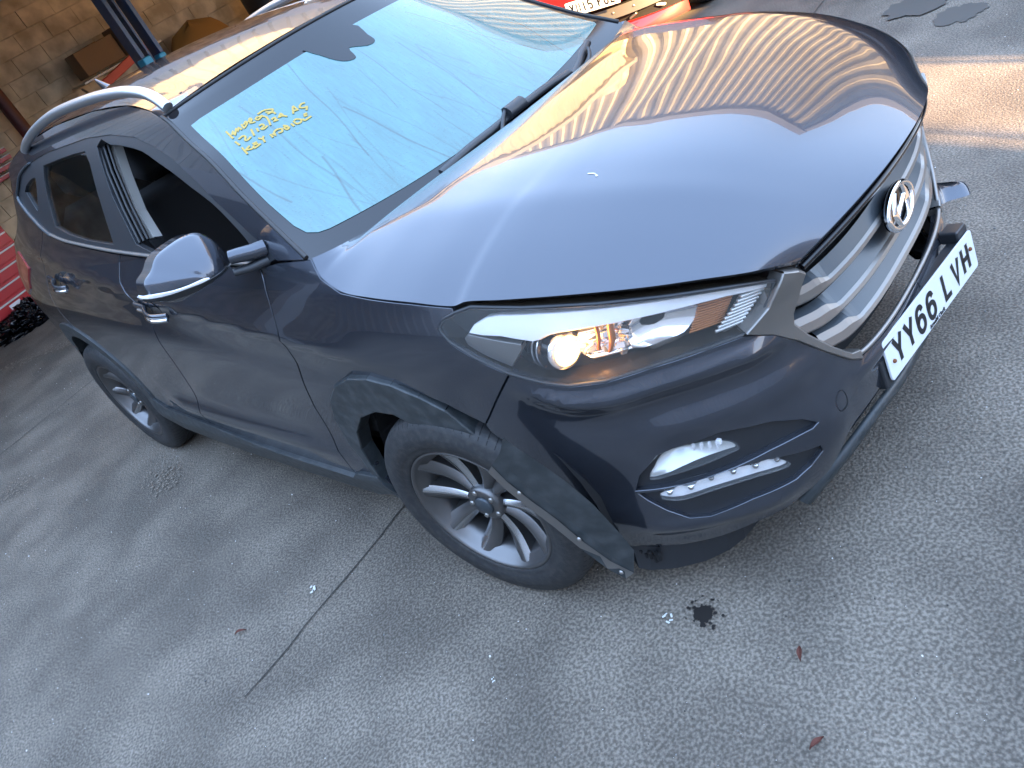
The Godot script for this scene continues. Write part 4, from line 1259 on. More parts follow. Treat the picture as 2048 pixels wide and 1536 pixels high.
func grille(satin: PackedVector2Array) -> void:
	var root := Node3D.new()
	add_named(root, "grille", car)
	var mb := Mb.new()
	for sd: float in [1.0, -1.0]:
		panel(mb, P2([1.12, 0.92, 1.18, 0.60, 1.28, 0.54, 1.5708, 0.53, 1.5708, 0.93]), func(u: float, y: float) -> Vector3: return skin(u, y, 0.06, sd), 0.05, sd, 0.0)
	obj("grille_mesh", mb, M.dark, root)
	var ends := [1.192, 1.204, 1.25]
	var ys := [[0.786, 0.772, 0.768, 0.765], [0.706, 0.693, 0.689, 0.684], [0.633, 0.620, 0.617, 0.616]]
	for k in 3:
		var sil := Mb.new(); var drk := Mb.new()
		var u0: float = ends[k]
		var us := PackedFloat32Array(); for i in 61: us.append(u0 - 0.02 + (PI - 2 * u0 + 0.04) * i / 60.0)
		var hmap := func(u: float) -> float:
			var d := minf(u, PI - u) - u0
			return itp(PackedFloat32Array([0.0, 0.05, 0.14, 0.37]), PackedFloat32Array(ys[k]), d)
		var wide := func(u: float) -> float:
			var d := minf(u, PI - u) - u0
			return 0.010 + 0.022 * smoothstep(0.105, 0.06, d)
		var at := func(u: float, y: float, off: float) -> Vector3:
			return skin(u, y, off, 1.0) if u <= PI / 2 else skin(PI - u, y, off, -1.0)
		for i in 60:
			var a := us[i]; var b := us[i + 1]
			var ya: float = hmap.call(a); var yb: float = hmap.call(b); var wa: float = wide.call(a); var wb: float = wide.call(b)
			var out: Vector3 = at.call(a, ya, 0.0) - at.call(a, ya, 0.1)
			# dark upper face, sloping back into the grille
			drk.quad(at.call(a, ya + wa, 0.010), at.call(b, yb + wb, 0.010), at.call(b, yb + 0.042, 0.030), at.call(a, ya + 0.042, 0.030), Vector3(0.6, 0.8, 0))
			# satin lip, rounded
			var prof := [[1.0, 0.011], [0.5, 0.003], [-0.3, 0.0], [-0.8, 0.004], [-1.0, 0.012]]
			for q in 4:
				var p0 = prof[q]; var p1 = prof[q + 1]
				var yya: float = 0.012; var lo0: float = (p0[0] * wa if p0[0] > 0.0 else p0[0] * yya); var lo1: float = (p1[0] * wa if p1[0] > 0.0 else p1[0] * yya)
				var lb0: float = (p0[0] * wb if p0[0] > 0.0 else p0[0] * yya); var lb1: float = (p1[0] * wb if p1[0] > 0.0 else p1[0] * yya)
				sil.quad(at.call(a, ya + lo0, p0[1]), at.call(b, yb + lb0, p0[1]), at.call(b, yb + lb1, p1[1]), at.call(a, ya + lo1, p1[1]), out + Vector3(0, p0[0] * 0.05, 0))
			drk.quad(at.call(a, ya - 0.012, 0.012), at.call(b, yb - 0.012, 0.012), at.call(b, yb - 0.008, 0.05), at.call(a, ya - 0.008, 0.05), Vector3.DOWN)
		var sl := obj("slat", drk, M.gunmetal, root)
		obj("slat_edge", sil, M.satin, sl)
	# satin side pieces and the thin bright rim
	for sd: float in [1.0, -1.0]:
		mb = Mb.new()
		panel(mb, satin, func(u: float, y: float) -> Vector3: return skin(u, y, -0.008 + 0.02 * smoothstep(1.10, 1.16, u) * bump(y, 0.82, 0.03) * 0.0, sd), 0.02, sd, 0.035, 0.0, 0.004)
		obj("grille_side", mb, M.satin, root)
	mb = Mb.new()
	var rim := PackedVector3Array()
	var half := P2([1.300, 0.562, 1.34, 0.556, 1.44, 0.552, 1.5708, 0.550])
	for p in smooth_poly(half, false, 4): rim.append(skin(p.x, p.y, 0.0))
	for p in rev(smooth_poly(half, false, 4)).slice(1): rim.append(skin(p.x, p.y, 0.0, -1.0))
	for p in smooth_poly(P2([1.245, 0.63, 1.19, 0.70, 1.172, 0.745, 1.19, 0.80, 1.205, 0.85]), false, 4): rim.append(skin(p.x, p.y, -0.004, -1.0))
	tube(mb, rim, 0.0065, 8)
	obj("grille_rim", mb, M.satin, root)
	mb = Mb.new()
	var topr := PackedVector3Array()
	for i in 41: topr.append(hood(-0.96 + 1.92 * i / 40.0, 1.0) + Vector3(-0.012, -0.030, 0))
	tube(mb, topr, 0.008, 8)
	obj("grille_top_rim", mb, M.black_gloss, root)
	# maker's badge: oval ring with a slanted letter of two blades
	var bd := Node3D.new()
	add_named(bd, "badge", root)
	var o := Vector3(0.915, 0.757, 0.0)
	var n := Vector3(0.985, 0.17, 0).normalized(); var ax := Vector3(0, 0, -1); var ay := n.cross(ax).normalized()
	if ay.y < 0.0: ay = -ay
	var ring := Mb.new()
	var rp := PackedVector3Array()
	for i in 49:
		var a := TAU * i / 48
		rp.append(o + ax * cos(a) * 0.082 + ay * sin(a) * 0.046 + n * 0.012)
	tube(ring, rp, 0.0085, 10, -1.0, 1.0, n)
	obj("badge_ring", ring, M.chrome, bd)
	var let := Mb.new()
	for sx: float in [-1.0, 1.0]:
		grid(let, func(t: float, w: float) -> Vector3:
			var y := lerpf(-0.041, 0.041, t)
			var bow := 0.020 * sx * (1.0 - pow(absf(2.0 * t - 1.0 + sx * 0.15), 1.6)) + 0.024 * sx
			var wd := 0.015 * (0.35 + 0.65 * sin(PI * clampf(t, 0.02, 0.98)))
			return o + ax * (bow + 0.30 * y + wd * w) + ay * y + n * (0.016 + 0.006 * (1.0 - w * w)), 0.0, 1.0, 12, -1.0, 1.0, 4, 1.0)
	grid(let, func(t: float, w: float) -> Vector3: return o + ax * lerpf(-0.036, 0.036, t) + ay * (0.012 * (t - 0.5) * 2.0 + 0.009 * w) + n * (0.015 + 0.005 * (1.0 - w * w)), 0.0, 1.0, 8, -1.0, 1.0, 3, 1.0)
	obj("badge_letter", let, M.chrome, bd)
	var pad := Mb.new()
	var pp := PackedVector3Array()
	for i in 32:
		var a := TAU * i / 32; var a2 := TAU * (i + 1) / 32
		pad.flat(o + n * 0.003, o + ax * cos(a) * 0.088 + ay * sin(a) * 0.052 + n * 0.003, o + ax * cos(a2) * 0.088 + ay * sin(a2) * 0.052 + n * 0.003, n)
	obj("badge_back", pad, M.black_gloss, bd)

func headlamp(lamp: PackedVector2Array, sd: float) -> void:
	var root := Node3D.new()
	add_named(root, "headlamp", car)
	var mb := Mb.new()
	# bowl: floor well inside, walls from the rim
	panel(mb, lamp, func(u: float, y: float) -> Vector3: return skin(u, y, 0.085, sd), 0.03, sd, 0.0)
	for i in lamp.size():
		var a := lamp[i]; var b := lamp[(i + 1) % lamp.size()]
		mb.quad(skin(a.x, a.y, 0.004, sd), skin(b.x, b.y, 0.004, sd), skin(b.x, b.y, 0.086, sd), skin(a.x, a.y, 0.086, sd), skin(0.85, 0.89, 0.05, sd) - skin(a.x, a.y, 0.05, sd))
	obj("lamp_housing", mb, M.lamp_floor, root)
	mb = Mb.new()
	var edge := PackedVector3Array()
	for p in cat([lamp, lamp[0]]): edge.append(skin(p.x, p.y, 0.003, sd))
	tube(mb, edge, 0.005, 6)
	obj("lamp_seal", mb, M.black_plastic, root)
	mb = Mb.new()
	panel(mb, lamp, func(u: float, y: float) -> Vector3: return skin(u, y, -0.001, sd), 0.03, sd, 0.0)
	obj("lens", mb, M.clear, root)
	mb = Mb.new()
	panel(mb, smooth_poly(P2([0.606,0.961,0.658,0.99,0.719,0.987,0.806,0.973,0.901,0.955,0.99,0.933,1.08,0.903,1.154,0.868,1.152,0.862,1.077,0.891,0.984,0.912,0.891,0.924,0.792,0.933,0.762,0.929,0.734,0.923,0.674,0.946]), true, 2), func(u: float, y: float) -> Vector3: return skin(u, y, 0.018, sd), 0.02, sd, 0.02)
	obj("chrome_brow", mb, M.lamp_white, root)
	mb = Mb.new()
	panel(mb, P2([0.587,0.945,0.599,0.955,0.708,0.916,0.705,0.904,0.667,0.862,0.619,0.899,0.588,0.93]), func(u: float, y: float) -> Vector3: return skin(u, y, 0.02, sd), 0.02, sd, 0.02)
	obj("side_reflector", mb, M.satin_dark, root)
	if sd < 0.0: return
	# projector: barrel, rings, lens
	var pc := P3([0.463,0.867,0.763])[0]
	var axis := Vector3(0.96, -0.03, 0.26).normalized()
	var bs := Basis(axis.cross(Vector3.UP).normalized(), axis, axis.cross(axis.cross(Vector3.UP)).normalized())
	mb = Mb.new()
	lathe(mb, P2([0.055, -0.10, 0.055, -0.055, 0.050, -0.053, 0.050, -0.040, 0.054, -0.038, 0.054, -0.026, 0.048, -0.024, 0.046, 0.0]), pc, bs, 40)
	obj("projector_barrel", mb, M.black_gloss, root)
	mb = Mb.new()
	lathe(mb, P2([0.046, -0.012, 0.046, 0.004, 0.043, 0.010, 0.036, 0.012, 0.033, 0.002]), pc, bs, 40)
	lathe(mb, P2([0.0555, -0.050, 0.0565, -0.047, 0.0555, -0.044]), pc, bs, 40)
	lathe(mb, P2([0.0545, -0.034, 0.0555, -0.031, 0.0545, -0.028]), pc, bs, 40)
	obj("projector_ring", mb, M.lamp_chrome, root)
	mb = Mb.new()
	lathe(mb, P2([0.033, 0.002, 0.029, 0.010, 0.020, 0.016, 0.010, 0.019, 0.0, 0.020]), pc, bs, 40)
	obj("lamp_bulb", mb, M.bulb, root)
	var li := OmniLight3D.new()
	li.name = "headlamp_light"
	li.light_color = Color(1.0, 0.72, 0.36)
	li.light_energy = 0.0022
	li.light_size = 0.02
	li.omni_range = 4.0; li.omni_attenuation = 2.0
	li.shadow_enabled = true
	li.position = pc + axis * 0.032
	root.add_child(li)
	# main beam bowl: a faceted reflector
	mb = Mb.new()
	var mp := smooth_poly(P2([0.909,0.832,0.937,0.894,1.037,0.878,1.014,0.835,0.977,0.824]), true, 3)
	panel(mb, mp, func(u: float, y: float) -> Vector3:
		var q := ((Vector2(u, y) - Vector2(0.965, 0.87)) / Vector2(0.075, 0.05)).length()
		return skin(u, y, 0.045 + 0.035 * maxf(0.0, 1.0 - q * q), sd), 0.012, sd, 0.02)
	obj("main_reflector", mb, M.lamp_chrome, root)
	# clutter of chrome facets between the projector and the bowl
	mb = Mb.new()
	for i in 16:
		var u := 0.815 + rng.randf() * 0.10; var y := 0.815 + rng.randf() * 0.10
		var p := skin(u, y, 0.066, sd)
		box(mb, p, Vector3(rng.randf_range(0.012, 0.03), rng.randf_range(0.008, 0.022), rng.randf_range(0.01, 0.025)), 0.002, Basis.from_euler(Vector3(rng.randf_range(-0.6, 0.6), rng.randf_range(-0.8, 0.8), rng.randf_range(-0.5, 0.5))))
	obj("lamp_facets", mb, M.lamp_chrome, root)
	mb = Mb.new()
	panel(mb, P2([0.80, 0.84, 0.84, 0.812, 0.92, 0.815, 1.0, 0.82, 1.0, 0.835, 0.93, 0.845, 0.90, 0.90, 0.87, 0.915, 0.83, 0.90]), func(u: float, y: float) -> Vector3: return skin(u, y, 0.07 + 0.012 * sin(y * 260.0) * 0.4, sd), 0.006, sd, 0.0)
	obj("lower_reflector", mb, M.lamp_chrome, root)
	mb = Mb.new()
	tube(mb, PackedVector3Array([skin(0.885, 0.93, 0.03, sd), skin(0.878, 0.88, 0.035, sd), skin(0.868, 0.845, 0.04, sd)]), 0.009, 8, -1.0, 0.5)
	tube(mb, PackedVector3Array([skin(0.862, 0.94, 0.04, sd), skin(0.858, 0.89, 0.045, sd), skin(0.85, 0.85, 0.05, sd)]), 0.005, 8)
	obj("divider", mb, M.amber, root)
	# turn signal: thin ribs
	for k in 11:
		mb = Mb.new()
		var t := (k + 0.5) / 11.0
		var a := P2([1.009, 0.823, 1.036, 0.888]); var b := P2([1.072, 0.815, 1.098, 0.874])
		var p0 := a[0].lerp(a[1], t); var p1 := b[0].lerp(b[1], t)
		var pl := PackedVector3Array()
		for i in 5:
			var p := p0.lerp(p1, i / 4.0)
			pl.append(skin(p.x, p.y, 0.040, sd))
		tube(mb, pl, 0.0026, 6)
		obj("indicator_rib", mb, M.amber, root)
	mb = Mb.new()
	for k in 9:
		var t := (k + 0.5) / 9.0
		var p0 := P2([1.045, 0.808])[0].lerp(P2([1.105, 0.874])[0], t); var p1 := P2([1.098, 0.802])[0].lerp(P2([1.150, 0.862])[0], t)
		var pl := PackedVector3Array()
		for i in 4: pl.append(skin(lerpf(p0.x, p1.x, i / 3.0), lerpf(p0.y, p1.y, i / 3.0), 0.024, sd))
		tube(mb, pl, 0.0038, 6)
	obj("parking_lens", mb, M.fog_back, root)
	mb = Mb.new()
	panel(mb, P2([1.07, 0.795, 1.10, 0.80, 1.145, 0.868, 1.105, 0.874, 1.05, 0.805]), func(u: float, y: float) -> Vector3: return skin(u, y, 0.03, sd), 0.02, sd, 0.0)
	obj("parking_back", mb, M.satin_dark, root)

func arch_damage() -> void:
	# peeled front arch trim on the near side, whole one on the far side
	var to := P2([-0.13,0.269,-0.165,0.395,-0.199,0.512,-0.177,0.628,-0.117,0.711,-0.03,0.779,0.077,0.821,0.182,0.832,0.278,0.819,0.359,0.783,0.422,0.737,0.473,0.651]); var ti := P2([0.392,0.562,0.345,0.602,0.275,0.665,0.197,0.704,0.104,0.702,-0.009,0.661,-0.097,0.584,-0.143,0.5,-0.143,0.427,-0.107,0.285])
	for sd: float in [1.0, -1.0]:
		var mb := Mb.new()
		panel(mb, cat([to, ti]), func(u: float, y: float) -> Vector3: return skin(u, y, -0.012 + 0.006 * smoothstep(0.3, 0.48, u), sd), 0.02, sd, 0.045, 0.0, 0.005)
		obj("front_arch_trim", mb, M.trim_plastic, car, "arch trim snapped off short at its front end" if sd > 0.0 else "")
		mb = Mb.new()
		panel(mb, P2([0.05, 0.84, 0.25, 0.845, 0.36, 0.815, 0.47, 0.765, 0.56, 0.72, 0.62, 0.60, 0.54, 0.585, 0.44, 0.60, 0.36, 0.64, 0.2, 0.70, 0.05, 0.72]), func(u: float, y: float) -> Vector3: return skin(u, y, 0.045, sd), 0.03, sd, 0.0)
		obj("inner_wing", mb, M.dark, car)
	var mb := Mb.new()
	panel(mb, P2([0.447,0.619,0.526,0.601,0.496,0.549,0.419,0.53,0.365,0.527]), func(u: float, y: float) -> Vector3: return skin(u, y, 0.020 + 0.012 * smoothstep(0.45, 0.50, u), 1.0), 0.012, 1.0, 0.006)
	obj("clip_bracket", mb, M.trim_plastic, car)
	# liner behind the bumper: two strips folded along the middle
	mb = Mb.new()
	var a := P3([0.335,0.729,0.93,0.351,0.697,0.923,0.392,0.631,0.906,0.429,0.566,0.891,0.461,0.488,0.876,0.486,0.384,0.861,0.502,0.308,0.852]); var b := P3([0.312,0.687,0.942,0.306,0.623,0.936,0.334,0.538,0.921,0.369,0.461,0.906,0.404,0.383,0.891,0.44,0.283,0.874,0.477,0.223,0.862]); var c := P3([0.254,0.626,0.961,0.27,0.563,0.951,0.303,0.486,0.936,0.337,0.419,0.922,0.376,0.331,0.906,0.42,0.247,0.889,0.457,0.209,0.878])
	for k in 2:
		for i in 6:
			for j in 4:
				for t in 4:
					pass
			var p := [a, b, c]
			var r0: PackedVector3Array = p[k]; var r1: PackedVector3Array = p[k + 1]
			mb.quad(r0[i], r0[i + 1], r1[i + 1], r1[i], Vector3(0, 0, 1))
	obj("arch_liner", mb, M.trim_plastic, car)
	mb = Mb.new()
	for i in 6:
		mb.quad(c[i], c[i + 1], c[i + 1] + (b[i + 1] - c[i + 1]).normalized() * 0.032 + Vector3(0, 0.0, 0.003), c[i] + (b[i] - c[i]).normalized() * 0.032 + Vector3(0, 0.0, 0.003), Vector3(0, 0, 1))
	obj("liner_flange", mb, M.satin_dark, car)
	for p in P3([0.309,0.546,0.941,0.395,0.368,0.905,0.459,0.236,0.88]):
		mb = Mb.new()
		lathe(mb, P2([0.0, 0.005, 0.004, 0.0045, 0.006, 0.002, 0.0065, 0.0]), p + Vector3(0, 0.008, 0.004), Basis(Vector3.RIGHT, PI / 2), 10)
		obj("liner_bolt", mb, M.steel, car)
	# hanging under-tray
	mb = Mb.new()
	var t0 := P3([0.407,0.2,0.768,0.456,0.2,0.752,0.515,0.2,0.719,0.572,0.2,0.683,0.624,0.2,0.642,0.658,0.2,0.608,0.687,0.2,0.569]); var t1 := P3([0.417,0.13,0.787,0.446,0.12,0.776,0.505,0.11,0.74,0.569,0.11,0.693,0.619,0.12,0.644,0.646,0.13,0.601,0.668,0.15,0.553])
	for i in 6:
		mb.quad(t0[i], t0[i + 1], t1[i + 1], t1[i], Vector3(0.5, 0, 0.7))
		mb.quad(t1[i], t1[i + 1], t1[i + 1] + Vector3(-0.15, 0.02, -0.10), t1[i] + Vector3(-0.15, 0.02, -0.10), Vector3.DOWN)
	obj("under_tray", mb, M.black_plastic, car)
	mb = Mb.new()
	for i in 5:
		box(mb, t0[0] + Vector3(0.02 + 0.012 * i, -0.03 - 0.01 * (i % 2), -0.01), Vector3(0.012, 0.03, 0.02), 0.003, Basis(Vector3.UP, 0.3 * i))
	obj("broken_clip", mb, M.dark, car)

func wheel(at: Vector3, sd: float, steer: float) -> void:
	var root := Node3D.new()
	add_named(root, "wheel", car)
	root.transform = Transform3D(Basis(Vector3.UP, steer), at)
	var ax := Basis(Vector3.RIGHT, PI / 2 * sd)   # +y of the lathe becomes the outer side
	# tyre with shoulder blocks
	var mb := Mb.new()
	var prof := P2([0.236, 0.096, 0.240, 0.104, 0.250, 0.108, 0.262, 0.1105, 0.266, 0.1135, 0.300, 0.1135, 0.304, 0.1115, 0.322, 0.108, 0.336, 0.099, 0.344, 0.088, 0.349, 0.074, 0.3505, 0.060, 0.351, 0.047, 0.3435, 0.046, 0.3435, 0.036, 0.351, 0.035, 0.3515, 0.006, 0.3435, 0.005, 0.3435, -0.005, 0.3515, -0.006, 0.351, -0.035, 0.3435, -0.036, 0.3435, -0.046, 0.351, -0.047, 0.349, -0.074, 0.336, -0.099, 0.300, -0.113, 0.25, -0.108, 0.232, -0.098])
	lathe(mb, prof, Vector3.ZERO, ax, 96, 0.7)
	var ty := obj("tyre", mb, M.rubber, root)
	mb = Mb.new()
	for i in 84:   # sipes: narrow dark cuts laid across the shoulders
		var a := TAU * i / 84
		for q in [[0.052, 0.100, 0.0], [-0.100, -0.052, 0.02], [-0.030, 0.0, 0.01], [0.008, 0.034, 0.03]]:
			var a0: float = a + q[2]; var lean := 0.03
			var pts := []
			for t in 4:
				var y := lerpf(q[0], q[1], t / 3.0)
				var R := itp(PackedFloat32Array([-0.1, -0.074, -0.05, 0.05, 0.06, 0.074, 0.088, 0.1]), PackedFloat32Array([0.336, 0.349, 0.351, 0.351, 0.3505, 0.349, 0.344, 0.335]), y) + 0.0006
				pts.append([a0 + lean * (t / 3.0), y, R])
			for t in 3:
				var P := pts[t] as Array; var S := pts[t + 1] as Array
				var w := 0.0042
				mb.quad(ax * Vector3(cos(P[0] - w) * P[2], P[1], sin(P[0] - w) * P[2]), ax * Vector3(cos(P[0] + w) * P[2], P[1], sin(P[0] + w) * P[2]), ax * Vector3(cos(S[0] + w) * S[2], S[1], sin(S[0] + w) * S[2]), ax * Vector3(cos(S[0] - w) * S[2], S[1], sin(S[0] - w) * S[2]), ax * Vector3(cos(a), 0.1, sin(a)))
	var sp := obj("tread_cuts", mb, M.dark, ty)
	# rim: barrel and flange
	mb = Mb.new()
	lathe(mb, P2([0.226, -0.09, 0.200, -0.07, 0.198, 0.04, 0.206, 0.072, 0.222, 0.084, 0.226, 0.096, 0.231, 0.103, 0.236, 0.104, 0.239, 0.100]), Vector3.ZERO, ax, 72, 0.4)
	var rim := obj("rim", mb, M.alloy_dark, root)
	mb = Mb.new()
	lathe(mb, P2([0.0, 0.005, 0.15, 0.005, 0.15, -0.02]), Vector3.ZERO, ax, 40)
	obj("brake_disc", mb, M.disc, rim)
	mb = Mb.new()
	lathe(mb, P2([0.0, -0.03, 0.199, -0.03]), Vector3.ZERO, ax, 40)
	obj("back_plate", mb, M.dark, rim)
	for k in 5:
		for h in 2:
			var base := TAU * k / 5 + 0.3
			var m := Mb.new(); var m2 := Mb.new()
			var lead := -1.0 if h == 0 else 1.0
			var f := func(t: float, w: float) -> Vector3:
				var r := lerpf(0.040, 0.231, t)
				var ang: float = base + lead * lerpf(0.20, 0.335, t) + 0.10 * t
				var width := lerpf(0.015, 0.036, t)
				var cr := 0.3 * lead
				var drop: float = absf(w - cr) / (1.0 + 0.3)
				var y := 0.058 + 0.034 * t - 0.018 * sin(PI * t) - 0.016 * drop * drop - (0.010 * drop if (w - cr) * lead > 0.0 else 0.0)
				return ax * Vector3(cos(ang) * r - sin(ang) * width * w, y, sin(ang) * r + cos(ang) * width * w)
			if h == 0:
				grid(m2, f, 0.0, 1.0, 14, -1.0, -0.3, 3, -sd)
				grid(m, f, 0.0, 1.0, 14, -0.3, 1.0, 4, -sd)
			else:
				grid(m, f, 0.0, 1.0, 14, -1.0, 0.3, 4, -sd)
				grid(m2, f, 0.0, 1.0, 14, 0.3, 1.0, 3, -sd)
			for e in [-1.0, 1.0]:
				grid(m, func(t: float, q: float) -> Vector3: return (f.call(t, e) as Vector3) + ax * Vector3(0, -0.05 * q, 0), 0.0, 1.0, 14, 0.0, 1.0, 1, e * sd)
			obj("spoke", m, M.alloy_dark, rim)
			obj("spoke_face", m2, M.alloy_bright, rim)
	mb = Mb.new()
	lathe(mb, P2([0.062, 0.045, 0.060, 0.066, 0.052, 0.070, 0.033, 0.070, 0.032, 0.064]), Vector3.ZERO, ax, 40)
	obj("hub", mb, M.alloy_dark, rim)
	mb = Mb.new()
	lathe(mb, P2([0.031, 0.064, 0.031, 0.074, 0.027, 0.078, 0.0, 0.079]), Vector3.ZERO, ax, 32)
	obj("hub_cap", mb, M.gunmetal, rim)
	for k in 5:
		var a := TAU * (k + 0.5) / 5
		mb = Mb.new()
		lathe(mb, P2([0.0, 0.074, 0.007, 0.074, 0.009, 0.070, 0.009, 0.055]), ax * Vector3(cos(a) * 0.0475, 0, sin(a) * 0.0475), ax, 6, 0.99)
		obj("wheel_nut", mb, M.steel, rim)

func cabin() -> void:
	var root := Node3D.new()
	add_named(root, "interior", car)
	var mb := Mb.new()
	box(mb, Vector3(-1.4, 0.42, 0), Vector3(2.9, 0.06, 1.5))
	box(mb, Vector3(-0.55, 0.95, 0), Vector3(0.42, 0.34, 1.46), 0.06)
	box(mb, Vector3(-1.2, 0.55, 0), Vector3(1.3, 0.2, 0.25), 0.04)
	for sd: float in [1.0, -1.0]:
		box(mb, Vector3(-1.35, 0.82, 0.80 * sd), Vector3(1.9, 0.62, 0.04))
	box(mb, Vector3(-1.9, 1.585, 0), Vector3(1.9, 0.02, 1.05), 0.005)
	box(mb, Vector3(-2.95, 0.75, 0), Vector3(0.3, 0.7, 1.4))
	obj("cabin_lining", mb, M.seat, root)
	for s in [[-1.42, 0.38, 0.0], [-1.42, -0.38, 0.0], [-2.25, 0.38, 0.1], [-2.25, -0.38, 0.1]]:
		mb = Mb.new()
		var o := Vector3(s[0], 0.0, s[1])
		box(mb, o + Vector3(0.12, 0.66, 0), Vector3(0.52, 0.18, 0.50), 0.06)
		box(mb, o + Vector3(-0.20, 1.0, 0), Vector3(0.16, 0.66, 0.50), 0.07, Basis(Vector3.BACK, 0.22))
		box(mb, o + Vector3(-0.30, 1.42, 0), Vector3(0.11, 0.19, 0.27), 0.05, Basis(Vector3.BACK, 0.15))
		obj("seat", mb, M.seat, root)
	mb = Mb.new()
	var ring := PackedVector3Array()
	var rb := Basis(Vector3.BACK, 0.45)
	for i in 33:
		var a := TAU * i / 32
		ring.append(Vector3(-0.88, 1.10, 0.38) + rb * Vector3(0, sin(a), cos(a)) * 0.18)
	tube(mb, ring, 0.015, 8, -1.0, 1.0, Vector3(1, 0.1, 0))
	box(mb, Vector3(-0.86, 1.10, 0.38), Vector3(0.04, 0.12, 0.3), 0.02, rb)
	obj("steering_wheel", mb, M.black_plastic, root)
	# light grey trim of the pillar behind the open window
	mb = Mb.new()
	var pil := P2([-1.285, 1.53, -1.225, 1.53, -1.12, 1.30, -1.03, 1.21, -1.10, 1.205, -1.19, 1.34, -1.25, 1.45])
	panel(mb, pil, func(u: float, y: float) -> Vector3: return skin(u, y, 0.065, 1.0), 0.03, 1.0, 0.03)
	obj("pillar_trim", mb, M.grey_trim, root)
	mb = Mb.new()
	for k in 3:
		var pl := PackedVector3Array()
		for p in P2([-1.245 + 0.012 * k, 1.54, -1.20 + 0.012 * k, 1.45, -1.13 + 0.012 * k, 1.33, -1.05 + 0.012 * k, 1.215]): pl.append(skin(p.x, p.y, 0.018 + 0.012 * k))
		tube(mb, pl, 0.006, 6)
	obj("window_channel", mb, M.seal, root)
	var v := Mb.new()
	box(v, Vector3(-1.62, 1.42, -0.14), Vector3(0.05, 0.22, 0.20), 0.03, Basis(Vector3.UP, 0.4))
	obj("head_restraint_cover", v, M.hi_vis, root)

